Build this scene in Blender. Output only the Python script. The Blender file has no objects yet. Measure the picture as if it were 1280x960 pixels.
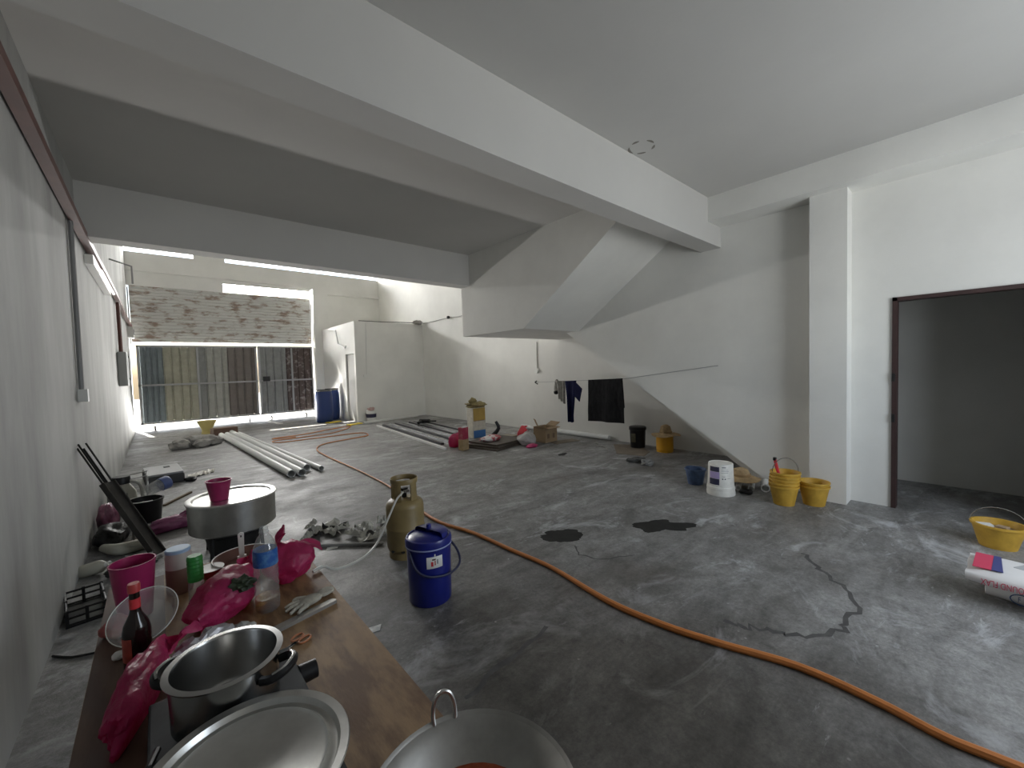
import bpy, bmesh, math, random
from mathutils import Vector, Matrix, noise
random.seed(7)
S = bpy.context.scene
COL = S.collection
R = math.radians

# ------------------------------------------------------------------ camera, world, lights, exposure
cam_d = bpy.data.cameras.new('camera'); cam_d.sensor_width = 36.0
cam_d.lens = 508.17 / 1280.0 * 36.0; cam_d.clip_start = 0.02; cam_d.clip_end = 200
cam = bpy.data.objects.new('camera', cam_d); COL.objects.link(cam); S.camera = cam
RM = ((0.75238884, -0.05003435, 0.65681626), (-0.65802348, -0.01127249, 0.75291303), (-0.03026756, -0.99868388, -0.04140507))
cam.matrix_world = Matrix([[RM[i][0], -RM[i][1], -RM[i][2], (0, 0, 1.5)[i]] for i in range(3)] + [[0, 0, 0, 1]])

W = bpy.data.worlds.new('sky'); S.world = W; W.use_nodes = True
wn = W.node_tree.nodes; wl = W.node_tree.links
bg = wn['Background']; sky = wn.new('ShaderNodeTexSky'); sky.sky_type = 'NISHITA'
sky.sun_disc = False; sky.sun_elevation = R(54); sky.sun_rotation = R(-12); sky.dust_density = 3.0
wl.new(sky.outputs['Color'], bg.inputs['Color']); bg.inputs['Strength'].default_value = 0.35

def lamp(name, kind, loc, rot, energy, color, **kw):
    d = bpy.data.lights.new(name, kind); d.energy = energy; d.color = color
    for k, v in kw.items(): setattr(d, k, v)
    o = bpy.data.objects.new(name, d); COL.objects.link(o); o.location = loc; o.rotation_euler = rot
    return o
# sun stands beyond the street front, 54 deg high
lamp('sun', 'SUN', (0, 20, 10), (R(-36), 0, R(10)), 22.0, (1.0, 0.95, 0.86), angle=R(0.6))
# daylight in the real openings: rear doorway, gap under the gate, the two slots over the shutter
lamp('daylight_rear_opening', 'AREA', (3.5, -1.88, 1.75), (R(90), 0, 0), 58, (0.86, 0.93, 1.0), shape='RECTANGLE', size=1.9, size_y=1.7)
lamp('daylight_gate_gap', 'AREA', (2.1, 16.0, -0.012), (R(180), 0, 0), 3100, (1.0, 0.98, 0.95), shape='RECTANGLE', size=4.1, size_y=0.7)
lamp('daylight_gate_top_gap', 'AREA', (1.86, 15.66, 2.5), (R(-90), 0, 0), 70, (1.0, 0.98, 0.95), shape='RECTANGLE', size=4.6, size_y=0.14)
lamp('daylight_low_slot', 'AREA', (2.95, 15.66, 4.235), (R(-90), 0, 0), 300, (1.0, 0.99, 0.97), shape='RECTANGLE', size=2.5, size_y=0.24)
lamp('daylight_high_slot', 'AREA', (3.08, 15.66, 5.09), (R(-90), 0, 0), 260, (1.0, 0.99, 0.97), shape='RECTANGLE', size=7.2, size_y=0.11)
S.view_settings.view_transform = 'Standard'; S.view_settings.look = 'None'
S.view_settings.exposure = 0.15; S.view_settings.gamma = 1.0; S.view_settings.use_curve_mapping = False
S.cycles.use_denoising = True; S.cycles.max_bounces = 10; S.cycles.diffuse_bounces = 6
S.cycles.transparent_max_bounces = 12; S.cycles.sample_clamp_indirect = 6.0

# ------------------------------------------------------------------ materials
MATS = {}
def mat(name, col, rough=0.6, metal=0.0, var=0.0, scale=6.0, bump=0.0, bscale=40.0, col2=None, spec=0.5, trans=0.0, trl=0.0, stretch=(1, 1, 1), lo=0.35, hi=0.65):
    if name in MATS: return MATS[name]
    m = bpy.data.materials.new(name); m.use_nodes = True; MATS[name] = m
    nt = m.node_tree; n = nt.nodes; l = nt.links; p = n['Principled BSDF']
    p.inputs['Base Color'].default_value = (*col, 1); p.inputs['Roughness'].default_value = rough
    p.inputs['Metallic'].default_value = metal; p.inputs['Specular IOR Level'].default_value = spec
    p.inputs['Transmission Weight'].default_value = trans
    if var or col2 or bump:
        tc = n.new('ShaderNodeTexCoord'); mp = n.new('ShaderNodeMapping'); mp.inputs['Scale'].default_value = stretch
        l.new(tc.outputs['Object'], mp.inputs['Vector'])
    if var or col2:
        c2 = col2 or tuple(max(0, c * (1 - var)) for c in col)
        t = n.new('ShaderNodeTexNoise'); t.inputs['Scale'].default_value = scale; t.inputs['Detail'].default_value = 8; t.inputs['Roughness'].default_value = 0.62
        l.new(mp.outputs['Vector'], t.inputs['Vector'])
        r = n.new('ShaderNodeValToRGB'); r.color_ramp.elements[0].position = lo; r.color_ramp.elements[1].position = hi
        r.color_ramp.elements[0].color = (*c2, 1); r.color_ramp.elements[1].color = (*col, 1)
        l.new(t.outputs['Fac'], r.inputs['Fac']); l.new(r.outputs['Color'], p.inputs['Base Color'])
    if bump:
        t = n.new('ShaderNodeTexNoise'); t.inputs['Scale'].default_value = bscale; t.inputs['Detail'].default_value = 4
        l.new(mp.outputs['Vector'], t.inputs['Vector'])
        b = n.new('ShaderNodeBump'); b.inputs['Strength'].default_value = bump; b.inputs['Distance'].default_value = 0.01
        l.new(t.outputs['Fac'], b.inputs['Height']); l.new(b.outputs['Normal'], p.inputs['Normal'])
    if trl:
        tl = n.new('ShaderNodeBsdfTranslucent'); tl.inputs['Color'].default_value = (*col, 1)
        mx = n.new('ShaderNodeMixShader'); mx.inputs['Fac'].default_value = trl
        l.new(p.outputs['BSDF'], mx.inputs[1]); l.new(tl.outputs['BSDF'], mx.inputs[2]); l.new(mx.outputs['Shader'], n['Material Output'].inputs['Surface'])
    return m
def clear(name, tint=(0.95, 0.97, 0.97), haze=0.0):
    if name in MATS: return MATS[name]
    m = bpy.data.materials.new(name); m.use_nodes = True; MATS[name] = m
    n = m.node_tree.nodes; l = m.node_tree.links; n.remove(n['Principled BSDF'])
    t = n.new('ShaderNodeBsdfTransparent'); t.inputs['Color'].default_value = (*tint, 1)
    g = n.new('ShaderNodeBsdfGlossy'); g.inputs['Roughness'].default_value = 0.08
    f0 = n.new('ShaderNodeLayerWeight'); f0.inputs['Blend'].default_value = 0.5; pw = n.new('ShaderNodeMath'); pw.operation = 'POWER'; l.new(f0.outputs['Facing'], pw.inputs[0]); pw.inputs[1].default_value = 3.0
    f = n.new('ShaderNodeMath'); f.operation = 'MULTIPLY_ADD'; l.new(pw.outputs[0], f.inputs[0]); f.inputs[1].default_value = 0.6; f.inputs[2].default_value = 0.09
    mx = n.new('ShaderNodeMixShader'); l.new(f.outputs[0], mx.inputs['Fac']); l.new(t.outputs['BSDF'], mx.inputs[1]); l.new(g.outputs['BSDF'], mx.inputs[2])
    out = mx.outputs['Shader']
    if haze:
        d = n.new('ShaderNodeBsdfDiffuse'); d.inputs['Color'].default_value = (0.8, 0.8, 0.78, 1)
        m2 = n.new('ShaderNodeMixShader'); m2.inputs['Fac'].default_value = haze
        l.new(out, m2.inputs[1]); l.new(d.outputs['BSDF'], m2.inputs[2]); out = m2.outputs['Shader']
    l.new(out, n['Material Output'].inputs['Surface'])
    return m

def floor_material():
    m = bpy.data.materials.new('concrete'); m.use_nodes = True; n = m.node_tree.nodes; l = m.node_tree.links; p = n['Principled BSDF']
    g = n.new('ShaderNodeNewGeometry')
    def noi(scale, detail=8, rough=0.65, stretch=(1, 1, 1), dist=0.0):
        mp = n.new('ShaderNodeMapping'); mp.inputs['Scale'].default_value = stretch; l.new(g.outputs['Position'], mp.inputs['Vector'])
        t = n.new('ShaderNodeTexNoise'); t.inputs['Scale'].default_value = scale; t.inputs['Detail'].default_value = detail
        t.inputs['Roughness'].default_value = rough; t.inputs['Distortion'].default_value = dist; l.new(mp.outputs['Vector'], t.inputs['Vector']); return t.outputs['Fac']
    def ramp(f, a, b, c0=(0, 0, 0), c1=(1, 1, 1)):
        r = n.new('ShaderNodeValToRGB'); r.color_ramp.elements[0].position = a; r.color_ramp.elements[1].position = b
        r.color_ramp.elements[0].color = (*c0, 1); r.color_ramp.elements[1].color = (*c1, 1); l.new(f, r.inputs['Fac']); return r.outputs['Color']
    def mix(f, a, b, typ='MIX'):
        x = n.new('ShaderNodeMixRGB'); x.blend_type = typ
        if isinstance(f, float): x.inputs[0].default_value = f
        else: l.new(f, x.inputs[0])
        for i, v in ((1, a), (2, b)):
            if isinstance(v, tuple): x.inputs[i].default_value = (*v, 1)
            else: l.new(v, x.inputs[i])
        return x.outputs[0]
    base = ramp(noi(0.55, 6, 0.6, (1, 1, 1), 0.4), 0.34, 0.66, (0.20, 0.197, 0.19), (0.33, 0.33, 0.325))
    streak = ramp(noi(2.2, 10, 0.7, (0.55, 1.7, 1), 0.6), 0.36, 0.66, (0.52, 0.51, 0.50), (1.2, 1.2, 1.21))
    c = mix(0.85, base, streak, 'MULTIPLY')
    fine = ramp(noi(9, 12, 0.82), 0.38, 0.62, (0.5, 0.5, 0.5), (1.32, 1.32, 1.32))
    c = mix(0.65, c, fine, 'MULTIPLY')
    c = mix(0.55, c, ramp(noi(48, 6, 0.8), 0.38, 0.62, (0.62, 0.62, 0.62), (1.3, 1.3, 1.3)), 'MULTIPLY')
    c = mix(ramp(noi(3.1, 12, 0.8, (0.5, 1.6, 1), 2.0), 0.60, 0.66), c, (0.46, 0.47, 0.48))
    c = mix(ramp(noi(1.9, 12, 0.75, (1.3, 0.7, 1), 1.5), 0.61, 0.68), c, (0.10, 0.098, 0.095))
    white = ramp(noi(1.5, 12, 0.72, (0.8, 1.2, 1), 1.2), 0.55, 0.68)
    c = mix(white, c, (0.50, 0.51, 0.53)); 
    brown = ramp(noi(0.9, 6, 0.6), 0.55, 0.75)
    bm = n.new('ShaderNodeMath'); bm.operation = 'MULTIPLY'; l.new(brown, bm.inputs[0]); bm.inputs[1].default_value = 0.5
    c = mix(bm.outputs[0], c, (0.13, 0.105, 0.08))
    vor = n.new('ShaderNodeTexVoronoi'); vor.inputs['Scale'].default_value = 9.0; l.new(g.outputs['Position'], vor.inputs['Vector'])
    sp = ramp(vor.outputs['Distance'], 0.045, 0.075, (1, 1, 1), (0, 0, 0))
    msk = ramp(noi(2.3, 4), 0.52, 0.6); spm = mix(1.0, sp, msk, 'MULTIPLY')
    c = mix(spm, c, (0.55, 0.55, 0.55))
    # greasy dirt around the cooking place, with shadow from behind the camera painted in
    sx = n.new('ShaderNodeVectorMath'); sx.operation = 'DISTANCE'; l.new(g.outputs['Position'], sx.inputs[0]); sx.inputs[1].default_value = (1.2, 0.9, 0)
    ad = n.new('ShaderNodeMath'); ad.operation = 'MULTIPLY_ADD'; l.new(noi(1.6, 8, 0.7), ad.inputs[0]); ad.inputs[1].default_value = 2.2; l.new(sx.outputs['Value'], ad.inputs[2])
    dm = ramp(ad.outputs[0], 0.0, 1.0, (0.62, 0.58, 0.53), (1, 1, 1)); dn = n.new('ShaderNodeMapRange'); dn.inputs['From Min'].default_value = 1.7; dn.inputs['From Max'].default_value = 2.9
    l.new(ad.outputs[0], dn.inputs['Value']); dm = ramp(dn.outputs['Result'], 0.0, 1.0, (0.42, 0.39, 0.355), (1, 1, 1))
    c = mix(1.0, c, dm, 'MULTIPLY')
    l.new(c, p.inputs['Base Color'])
    rr = ramp(noi(1.7, 8, 0.7), 0.3, 0.7, (0.38, 0.38, 0.38), (0.72, 0.72, 0.72)); l.new(rr, p.inputs['Roughness'])
    b = n.new('ShaderNodeBump'); b.inputs['Strength'].default_value = 0.35; b.inputs['Distance'].default_value = 0.01
    l.new(noi(22, 10, 0.7), b.inputs['Height']); l.new(b.outputs['Normal'], p.inputs['Normal'])
    return m

M_wall = mat('white_paint', (0.78, 0.775, 0.74), 0.85, var=0.10, scale=0.9, bump=0.12, bscale=30)
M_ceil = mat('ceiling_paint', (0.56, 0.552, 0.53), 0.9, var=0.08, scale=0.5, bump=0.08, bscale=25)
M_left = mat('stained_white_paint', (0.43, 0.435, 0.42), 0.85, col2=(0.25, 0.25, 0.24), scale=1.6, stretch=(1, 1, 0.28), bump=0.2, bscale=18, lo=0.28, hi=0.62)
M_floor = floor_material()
M_ply = mat('plywood', (0.32, 0.20, 0.10), 0.6, col2=(0.13, 0.068, 0.032), scale=5, stretch=(2.2, 0.6, 1), lo=0.40, hi=0.60, bump=0.1, bscale=60)
M_alu = mat('aluminium', (0.62, 0.62, 0.60), 0.32, 1.0, var=0.18, scale=9, bump=0.05, bscale=30)
M_alud = mat('dull_aluminium', (0.40, 0.39, 0.37), 0.5, 1.0, var=0.25, scale=7, bump=0.06, bscale=30)
M_steel = mat('steel', (0.36, 0.36, 0.355), 0.24, 1.0)
M_black = mat('black_plastic', (0.010, 0.010, 0.011), 0.4, spec=0.3)
M_dark = mat('dark_iron', (0.03, 0.03, 0.03), 0.5, 0.4, var=0.3)
M_stove = mat('stove_grey', (0.038, 0.043, 0.047), 0.6, 0.0, var=0.35, scale=12, spec=0.2)
M_gas = mat('olive_gold_paint', (0.27, 0.20, 0.085), 0.42, var=0.2, scale=8)
M_blue = mat('navy_plastic', (0.008, 0.014, 0.17), 0.3)
M_barrel = mat('barrel_blue', (0.012, 0.036, 0.15), 0.4)
M_pink = mat('magenta_plastic', (0.36, 0.022, 0.115), 0.35, trl=0.12)
M_bag = mat('pink_film', (0.64, 0.055, 0.205), 0.32, trl=0.5, bump=0.9, bscale=34, var=0.45, scale=9)
M_purp = mat('purple_film', (0.36, 0.10, 0.24), 0.22, bump=0.5, bscale=30, var=0.3)
M_white = mat('white_plastic', (0.75, 0.75, 0.72), 0.4, var=0.08)
M_pvc = mat('white_pvc', (0.72, 0.73, 0.72), 0.35)
M_yel = mat('yellow_rubber', (0.60, 0.36, 0.045), 0.55, var=0.25, scale=10)
M_yelp = mat('yellow_pail', (0.72, 0.36, 0.01), 0.45)
M_card = mat('cardboard', (0.34, 0.24, 0.14), 0.85, var=0.2, scale=6)
M_straw = mat('straw', (0.52, 0.37, 0.20), 0.85, var=0.35, scale=20, bump=0.6, bscale=70)
M_red = mat('red_print', (0.55, 0.03, 0.04), 0.5)
M_cloth = mat('rag', (0.42, 0.41, 0.38), 0.9, var=0.35, scale=15, bump=0.6, bscale=40)
M_navy = mat('navy_cloth', (0.010, 0.012, 0.04), 0.95, var=0.3, bump=0.4, bscale=30, spec=0.05)
M_sar = mat('black_cloth', (0.006, 0.006, 0.007), 0.95, col2=(0.016, 0.016, 0.017), scale=14, stretch=(1, 1, 0.5), bump=0.4, spec=0.05)
M_tray = mat('red_oxide', (0.13, 0.048, 0.038), 0.5, var=0.3, scale=5)
M_frame = mat('dark_red_brown', (0.055, 0.028, 0.026), 0.55, var=0.3)
M_grey = mat('grey_plastic', (0.28, 0.28, 0.28), 0.5)
M_orange = mat('orange_hose', (0.62, 0.22, 0.055), 0.5, var=0.15)
M_clear = clear('clear_plastic', haze=0.12); M_haze = clear('cloudy_plastic', haze=0.22)

# ------------------------------------------------------------------ mesh helpers
class MB:
    def __init__(s): s.bm = bmesh.new()
    def box(s, a, b, rz=0, c=None):
        x0, y0, z0 = a; x1, y1, z1 = b
        v = [Vector(q) for q in ((x0,y0,z0),(x1,y0,z0),(x1,y1,z0),(x0,y1,z0),(x0,y0,z1),(x1,y0,z1),(x1,y1,z1),(x0,y1,z1))]
        if rz:
            m = Matrix.Rotation(rz, 3, 'Z'); c = Vector(c or ((x0+x1)/2, (y0+y1)/2, 0)); v = [m @ (q - c) + c for q in v]
        v = [s.bm.verts.new(q) for q in v]
        for f in ((0,3,2,1),(4,5,6,7),(0,1,5,4),(1,2,6,5),(2,3,7,6),(3,0,4,7)): s.bm.faces.new([v[i] for i in f])
        return s
    def beam(s, a, b, w, h, up=(0, 0, 1)):
        a = Vector(a); b = Vector(b); d = (b - a).normalized(); u = Vector(up); x = d.cross(u).normalized(); u = x.cross(d).normalized()
        v = [s.bm.verts.new(p + x*i*w/2 + u*j*h/2) for p in (a, b) for i, j in ((-1,-1),(1,-1),(1,1),(-1,1))]
        for f in ((0,1,2,3),(7,6,5,4),(0,4,5,1),(1,5,6,2),(2,6,7,3),(3,7,4,0)): s.bm.faces.new([v[i] for i in f])
        return s
    def prism(s, pts, axis, a, b):       # polygon in the two other axes, extruded from a to b along axis
        def P(u, v, w): return {'x': (w, u, v), 'y': (u, w, v), 'z': (u, v, w)}[axis]
        A = [s.bm.verts.new(P(u, v, a)) for u, v in pts]; B = [s.bm.verts.new(P(u, v, b)) for u, v in pts]; k = len(pts)
        s.bm.faces.new(A); s.bm.faces.new(B[::-1])
        for i in range(k): s.bm.faces.new((A[i], B[i], B[(i+1) % k], A[(i+1) % k]))
        return s
    def lathe(s, prof, seg=32, c=(0, 0, 0), tilt=None, arc=None):
        m = tilt or Matrix.Identity(3); c = Vector(c); rings = []
        full = arc is None; k = seg if full else seg + 1; tot = 2*math.pi if full else arc[1]-arc[0]; a0 = 0 if full else arc[0]
        for r, z in prof:
            if r < 1e-6: rings.append([s.bm.verts.new(c + m @ Vector((0, 0, z)))]); continue
            rings.append([s.bm.verts.new(c + m @ Vector((r*math.cos(a0+tot*i/seg), r*math.sin(a0+tot*i/seg), z))) for i in range(k)])
        for A, B in zip(rings, rings[1:]):
            for i in range(seg):
                j = (i+1) % k
                if len(A) == 1 and len(B) == 1: continue
                if len(A) == 1: s.bm.faces.new((A[0], B[j], B[i])) if False else s.bm.faces.new((A[0], B[i], B[j]))
                elif len(B) == 1: s.bm.faces.new((A[i], A[j], B[0]))
                else: s.bm.faces.new((A[i], A[j], B[j], B[i]))
        return s
    def tube(s, pts, r, seg=8, smooth=0, closed=False, caps=True):
        pts = [Vector(p) for p in pts]
        rs = list(r) if isinstance(r, (list, tuple)) else [r]*len(pts)
        if smooth:
            q = []; rq = []; k = len(pts); lim = k if closed else k-1
            for i in range(lim):
                p0 = pts[(i-1) % k] if closed or i else pts[0]; p1 = pts[i]; p2 = pts[(i+1) % k]; p3 = pts[(i+2) % k] if closed or i+2 < k else p2
                for t in range(smooth):
                    u = t/smooth
                    q.append(0.5*((2*p1)+(p2-p0)*u+(2*p0-5*p1+4*p2-p3)*u*u+(3*p1-p0-3*p2+p3)*u**3)); rq.append(rs[i]*(1-u)+rs[(i+1) % k]*u)
            if not closed: q.append(pts[-1]); rq.append(rs[-1])
            pts, rs = q, rq
        rings = []; k = len(pts); nrm = None
        for i, p in enumerate(pts):
            a = pts[i-1] if (i or closed) else p; b = pts[(i+1) % k] if (i+1 < k or closed) else p
            d = (b - a).normalized()
            if nrm is None: nrm = d.orthogonal().normalized()
            nrm = (nrm - d*nrm.dot(d)).normalized(); bn = d.cross(nrm)
            rings.append([s.bm.verts.new(p + rs[i]*(nrm*math.cos(2*math.pi*j/seg)+bn*math.sin(2*math.pi*j/seg))) for j in range(seg)])
        pairs = list(zip(rings, rings[1:])) + ([(rings[-1], rings[0])] if closed else [])
        for A, B in pairs:
            for j in range(seg): s.bm.faces.new((A[j], A[(j+1) % seg], B[(j+1) % seg], B[j]))
        if caps and not closed:
            s.bm.faces.new(rings[0][::-1]); s.bm.faces.new(rings[-1])
        return s
    def blob(s, c, sc, seed=0, amp=0.18, freq=1.6, sub=3, flat=None, fine=0.05, rz=0, pinch=0.0):
        b2 = bmesh.new(); bmesh.ops.create_icosphere(b2, subdivisions=sub, radius=1.0); off = Vector((seed*7.3, seed*3.1, seed*1.7)); mrot = Matrix.Rotation(rz, 3, 'Z')
        vm = {}
        for v in b2.verts:
            p = v.co.copy(); k = 1 + amp*noise.noise(p*freq+off) + fine*noise.noise(p*freq*4+off) + fine*0.8*abs(noise.noise(p*freq*2.3-off))
            q = Vector((p.x*sc[0], p.y*sc[1], p.z*sc[2]))*k
            if pinch: f = 1 - pinch*max(0, p.z)**2; q.x *= f; q.y *= f
            q = mrot @ q + Vector(c)
            if flat is not None and q.z < flat: q.z = flat + 0.002*noise.noise(p*5)
            vm[v] = s.bm.verts.new(q)
        for f in b2.faces: s.bm.faces.new([vm[v] for v in f.verts])
        b2.free(); return s
    def sheet(s, o, u, v, nu=10, nv=10, fn=None, thick=0.0):
        o = Vector(o); u = Vector(u); v = Vector(v); nn = u.cross(v).normalized()
        G = [[o+u*i/nu+v*j/nv + (fn(i/nu, j/nv) if fn else Vector()) for j in range(nv+1)] for i in range(nu+1)]
        A = [[s.bm.verts.new(p) for p in r] for r in G]
        for i in range(nu):
            for j in range(nv): s.bm.faces.new((A[i][j], A[i+1][j], A[i+1][j+1], A[i][j+1]))
        if thick:
            B = [[s.bm.verts.new(p - nn*thick) for p in r] for r in G]
            for i in range(nu):
                for j in range(nv): s.bm.faces.new((B[i][j], B[i][j+1], B[i+1][j+1], B[i+1][j]))
            rim = [(i, 0) for i in range(nu)]+[(nu, j) for j in range(nv)]+[(i, nv) for i in range(nu, 0, -1)]+[(0, j) for j in range(nv, 0, -1)]
            for a, b in zip(rim, rim[1:]+rim[:1]): s.bm.faces.new((A[b[0]][b[1]], A[a[0]][a[1]], B[a[0]][a[1]], B[b[0]][b[1]]))
        return s
    def build(s, name, m, parent=None, smooth=False, bevel=0.0, **props):
        bmesh.ops.recalc_face_normals(s.bm, faces=s.bm.faces)
        if bevel: bmesh.ops.bevel(s.bm, geom=list(s.bm.edges), offset=bevel, segments=2, affect='EDGES', profile=0.6)
        me = bpy.data.meshes.new(name); s.bm.to_mesh(me); s.bm.free()
        if smooth:
            for p in me.polygons: p.use_smooth = True
            me.set_sharp_from_angle(angle=R(42))
        me.materials.append(m if not isinstance(m, str) else MATS[m])
        o = bpy.data.objects.new(name, me); COL.objects.link(o)
        if parent: o.parent = parent
        for k, v in props.items(): o[k] = v
        return o
def thing(name, label, cat, loc=(0, 0, 0), rz=0, group=None):
    o = bpy.data.objects.new(name, None); o.empty_display_size = 0.05; COL.objects.link(o); o.location = loc; o.rotation_euler = (0, 0, rz)
    o['label'] = label; o['category'] = cat
    if group: o['group'] = group
    return o
def tag(o, label, cat, group=None):
    o['label'] = label; o['category'] = cat
    if group: o['group'] = group
    return o
def struct(o, label=None):
    o['kind'] = 'structure'
    if label: o['label'] = label
    return o
def dup(o, loc, rz=None, label=None):
    r = o.copy(); COL.objects.link(r); r.location = loc
    if rz is not None: r.rotation_euler = (0, 0, rz)
    if label: r['label'] = label
    for ch in list(o.children):
        c = ch.copy(); COL.objects.link(c); c.parent = r
        for g in list(ch.children):
            d = g.copy(); COL.objects.link(d); d.parent = c
    return r
def text(name, s, size, m, parent, mw, depth=0.0004):
    c = bpy.data.curves.new(name, 'FONT'); c.body = s; c.size = size; c.extrude = depth; c.align_x = 'CENTER'; c.align_y = 'CENTER'
    t = bpy.data.objects.new(name, c); COL.objects.link(t); dg = bpy.context.evaluated_depsgraph_get()
    me = bpy.data.meshes.new_from_object(t.evaluated_get(dg)); bpy.data.objects.remove(t)
    me.materials.clear(); me.materials.append(m); o = bpy.data.objects.new(name, me); COL.objects.link(o); o.parent = parent; o.matrix_local = mw
    return o

# ------------------------------------------------------------------ the setting
XL, XR, YB, YF = -0.52, 6.7, -1.9, 15.5
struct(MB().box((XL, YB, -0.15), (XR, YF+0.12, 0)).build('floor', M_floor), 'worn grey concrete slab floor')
M_out = mat('street_concrete', (0.55, 0.54, 0.50), 0.9, var=0.15)
struct(MB().box((-12, YF+0.12, -0.17), (18, 40, -0.02)).build('ground', M_out), 'sunlit pavement outside the gate')
struct(MB().box((-6, -14, -0.17), (14, YB-0.14, -0.02)).build('ground', M_out), 'pavement behind the rear doorway')
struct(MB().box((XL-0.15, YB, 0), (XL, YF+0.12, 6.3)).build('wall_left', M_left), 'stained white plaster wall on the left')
struct(MB().box((XR, YB, 0), (XR+0.15, YF+0.12, 6.3)).build('wall_party', M_wall), 'white party wall under the stairs')
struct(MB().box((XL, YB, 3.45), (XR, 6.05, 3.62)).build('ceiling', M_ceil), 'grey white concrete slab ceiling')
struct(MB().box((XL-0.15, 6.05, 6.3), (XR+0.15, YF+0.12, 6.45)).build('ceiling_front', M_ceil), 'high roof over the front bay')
# rear wall with open doorway behind the camera
b = MB(); T = -0.12
b.box((XL, YB+T, 0), (2.55, YB, 3.45)).box((4.45, YB+T, 0), (XR, YB, 3.45)).box((2.55, YB+T, 2.6), (4.45, YB, 3.45)).box((2.55, YB+T, 0), (4.45, YB, 0.9))
struct(b.build('wall_back', M_wall), 'rear wall with a wide opening')
# wall to the right: doorway, then the face of the stair flight with its diagonal lower edge
b = MB()
b.prism([(YB, 0), (-0.42, 0), (-0.42, 3.45), (YB, 3.45)], 'x', 5.42, 5.52)
b.prism([(-0.42, 2.06), (0.55, 2.06), (0.55, 3.45), (-0.42, 3.45)], 'x', 5.42, 5.52)
b.prism([(0.55, 0), (1.55, 0), (4.72, 2.06), (4.72, 3.45), (0.55, 3.45)], 'x', 5.42, 5.52)
struct(b.build('wall_right', M_wall), 'white wall with doorway and diagonal stair edge')
struct(MB().box((5.2, 0.86, 0), (5.42, 1.17, 3.17)).build('pillar', M_wall), 'white square pillar by the doorway')
struct(MB().box((5.05, YB, 3.17), (5.42, 2.14, 3.45)).build('ceiling_beam', M_wall), 'white beam along the right wall')
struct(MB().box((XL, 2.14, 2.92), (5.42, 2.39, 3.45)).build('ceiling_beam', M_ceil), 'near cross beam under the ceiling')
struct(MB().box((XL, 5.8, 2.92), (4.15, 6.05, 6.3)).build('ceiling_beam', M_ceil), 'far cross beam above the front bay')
# stairs: lower flight along the party wall, landing, upper flight
b = MB(); st = []
for i in range(12):
    y = 1.55+i*0.264; z = i*0.172; st += [(y, z), (y, z+0.172)]
st += [(4.45, 2.24), (4.72, 2.24), (4.72, 2.07), (1.75, 0.0)]
st = [(1.55, 0.0), (1.55, 0.172)] + st[2:]
b.prism(st, 'x', 5.52, XR)
struct(b.build('stair_flight', M_wall), 'lower stair flight behind its white side wall')
struct(MB().box((4.27, 4.45, 2.07), (5.42, 5.95, 2.24)).box((5.42, 4.72, 2.07), (XR, 5.95, 2.24)).build('stair_landing', M_wall), 'white half landing of the staircase')
b = MB().prism([(4.445, 2.075), (4.445, 2.3), (2.72, 3.45), (2.39, 3.45)], 'x', 4.27, 5.42)
b.prism([(4.45, 2.07), (5.95, 2.07), (5.95, 3.45), (2.39, 3.45)], 'x', 4.15, 4.27)
b.box((4.15, 5.95, 2.07), (XR, 6.05, 6.3))
struct(b.build('stair_enclosure', M_wall), 'white enclosure of the upper stair flight')
# door frame
d = thing('door_1', 'dark red brown door frame around the doorway on the right', 'door frame', (5.42, 0.065, 0))
d['kind'] = 'structure'
for y in (-0.485+0.0, 0.485):
    s_ = 1 if y > 0 else -1
    MB().box((-0.02, y-0.035*s_ if s_ > 0 else y, 0), (0.115, y if s_ > 0 else y+0.035, 2.06)).build('jamb', M_frame, d)
MB().box((-0.02, -0.485, 2.025), (0.115, 0.485, 2.06)).build('lintel', M_frame, d)
for z in (0.85, 1.25): MB().box((-0.03, 0.46, z), (-0.02, 0.485, z+0.08)).build('hinge', M_dark, d)
# front wall: opening for gate and shutter, two daylight slots
b = MB(); y0, y1 = YF, YF+0.06
b.box((4.2, y0, 0), (XR, y1, 5.03)).box((XL, y0, 5.15), (XR, y1, 6.3)).box((XL, y0, 4.36), (4.2, y1, 5.03)).box((XL, y0, 4.1), (1.69, y1, 4.36)).box((1.0, y0, 5.03), (1.78, y1, 5.15))
struct(b.build('wall_front', M_wall), 'front wall above the roller shutter')
struct(MB().box((4.2, YF-0.35, 0), (4.68, YF, 4.4)).build('pillar', M_wall), 'white pillar right of the gate')
struct(MB().box((4.68, YF-0.1, 4.3), (XR, YF, 4.42)).box((XL, YF-0.05, 4.5), (4.2, YF, 4.56)).build('trim_1', M_wall), 'narrow ledge on the front wall')
# small toilet room in the front corner
b = MB()
b.box((4.45, 12.1, 0), (XR, 12.22, 3.0)).box((4.45, 12.22, 2.05), (4.57, 12.95, 3.0)).box((4.45, 12.95, 0), (4.57, YF-0.35, 3.0)).box((4.57, 12.22, 2.9), (XR, YF, 3.0))
struct(b.build('wall_toilet', M_wall), 'white walls of the small corner room')
dd = thing('door_2', 'grey half open door of the small corner room', 'door', (4.49, 12.235, 0), R(87)); dd['kind'] = 'structure'
MB().box((0, -0.02, 0.01), (0.7, 0.02, 2.04)).build('door_leaf', mat('door_grey', (0.42, 0.42, 0.40), 0.6), dd)

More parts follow.
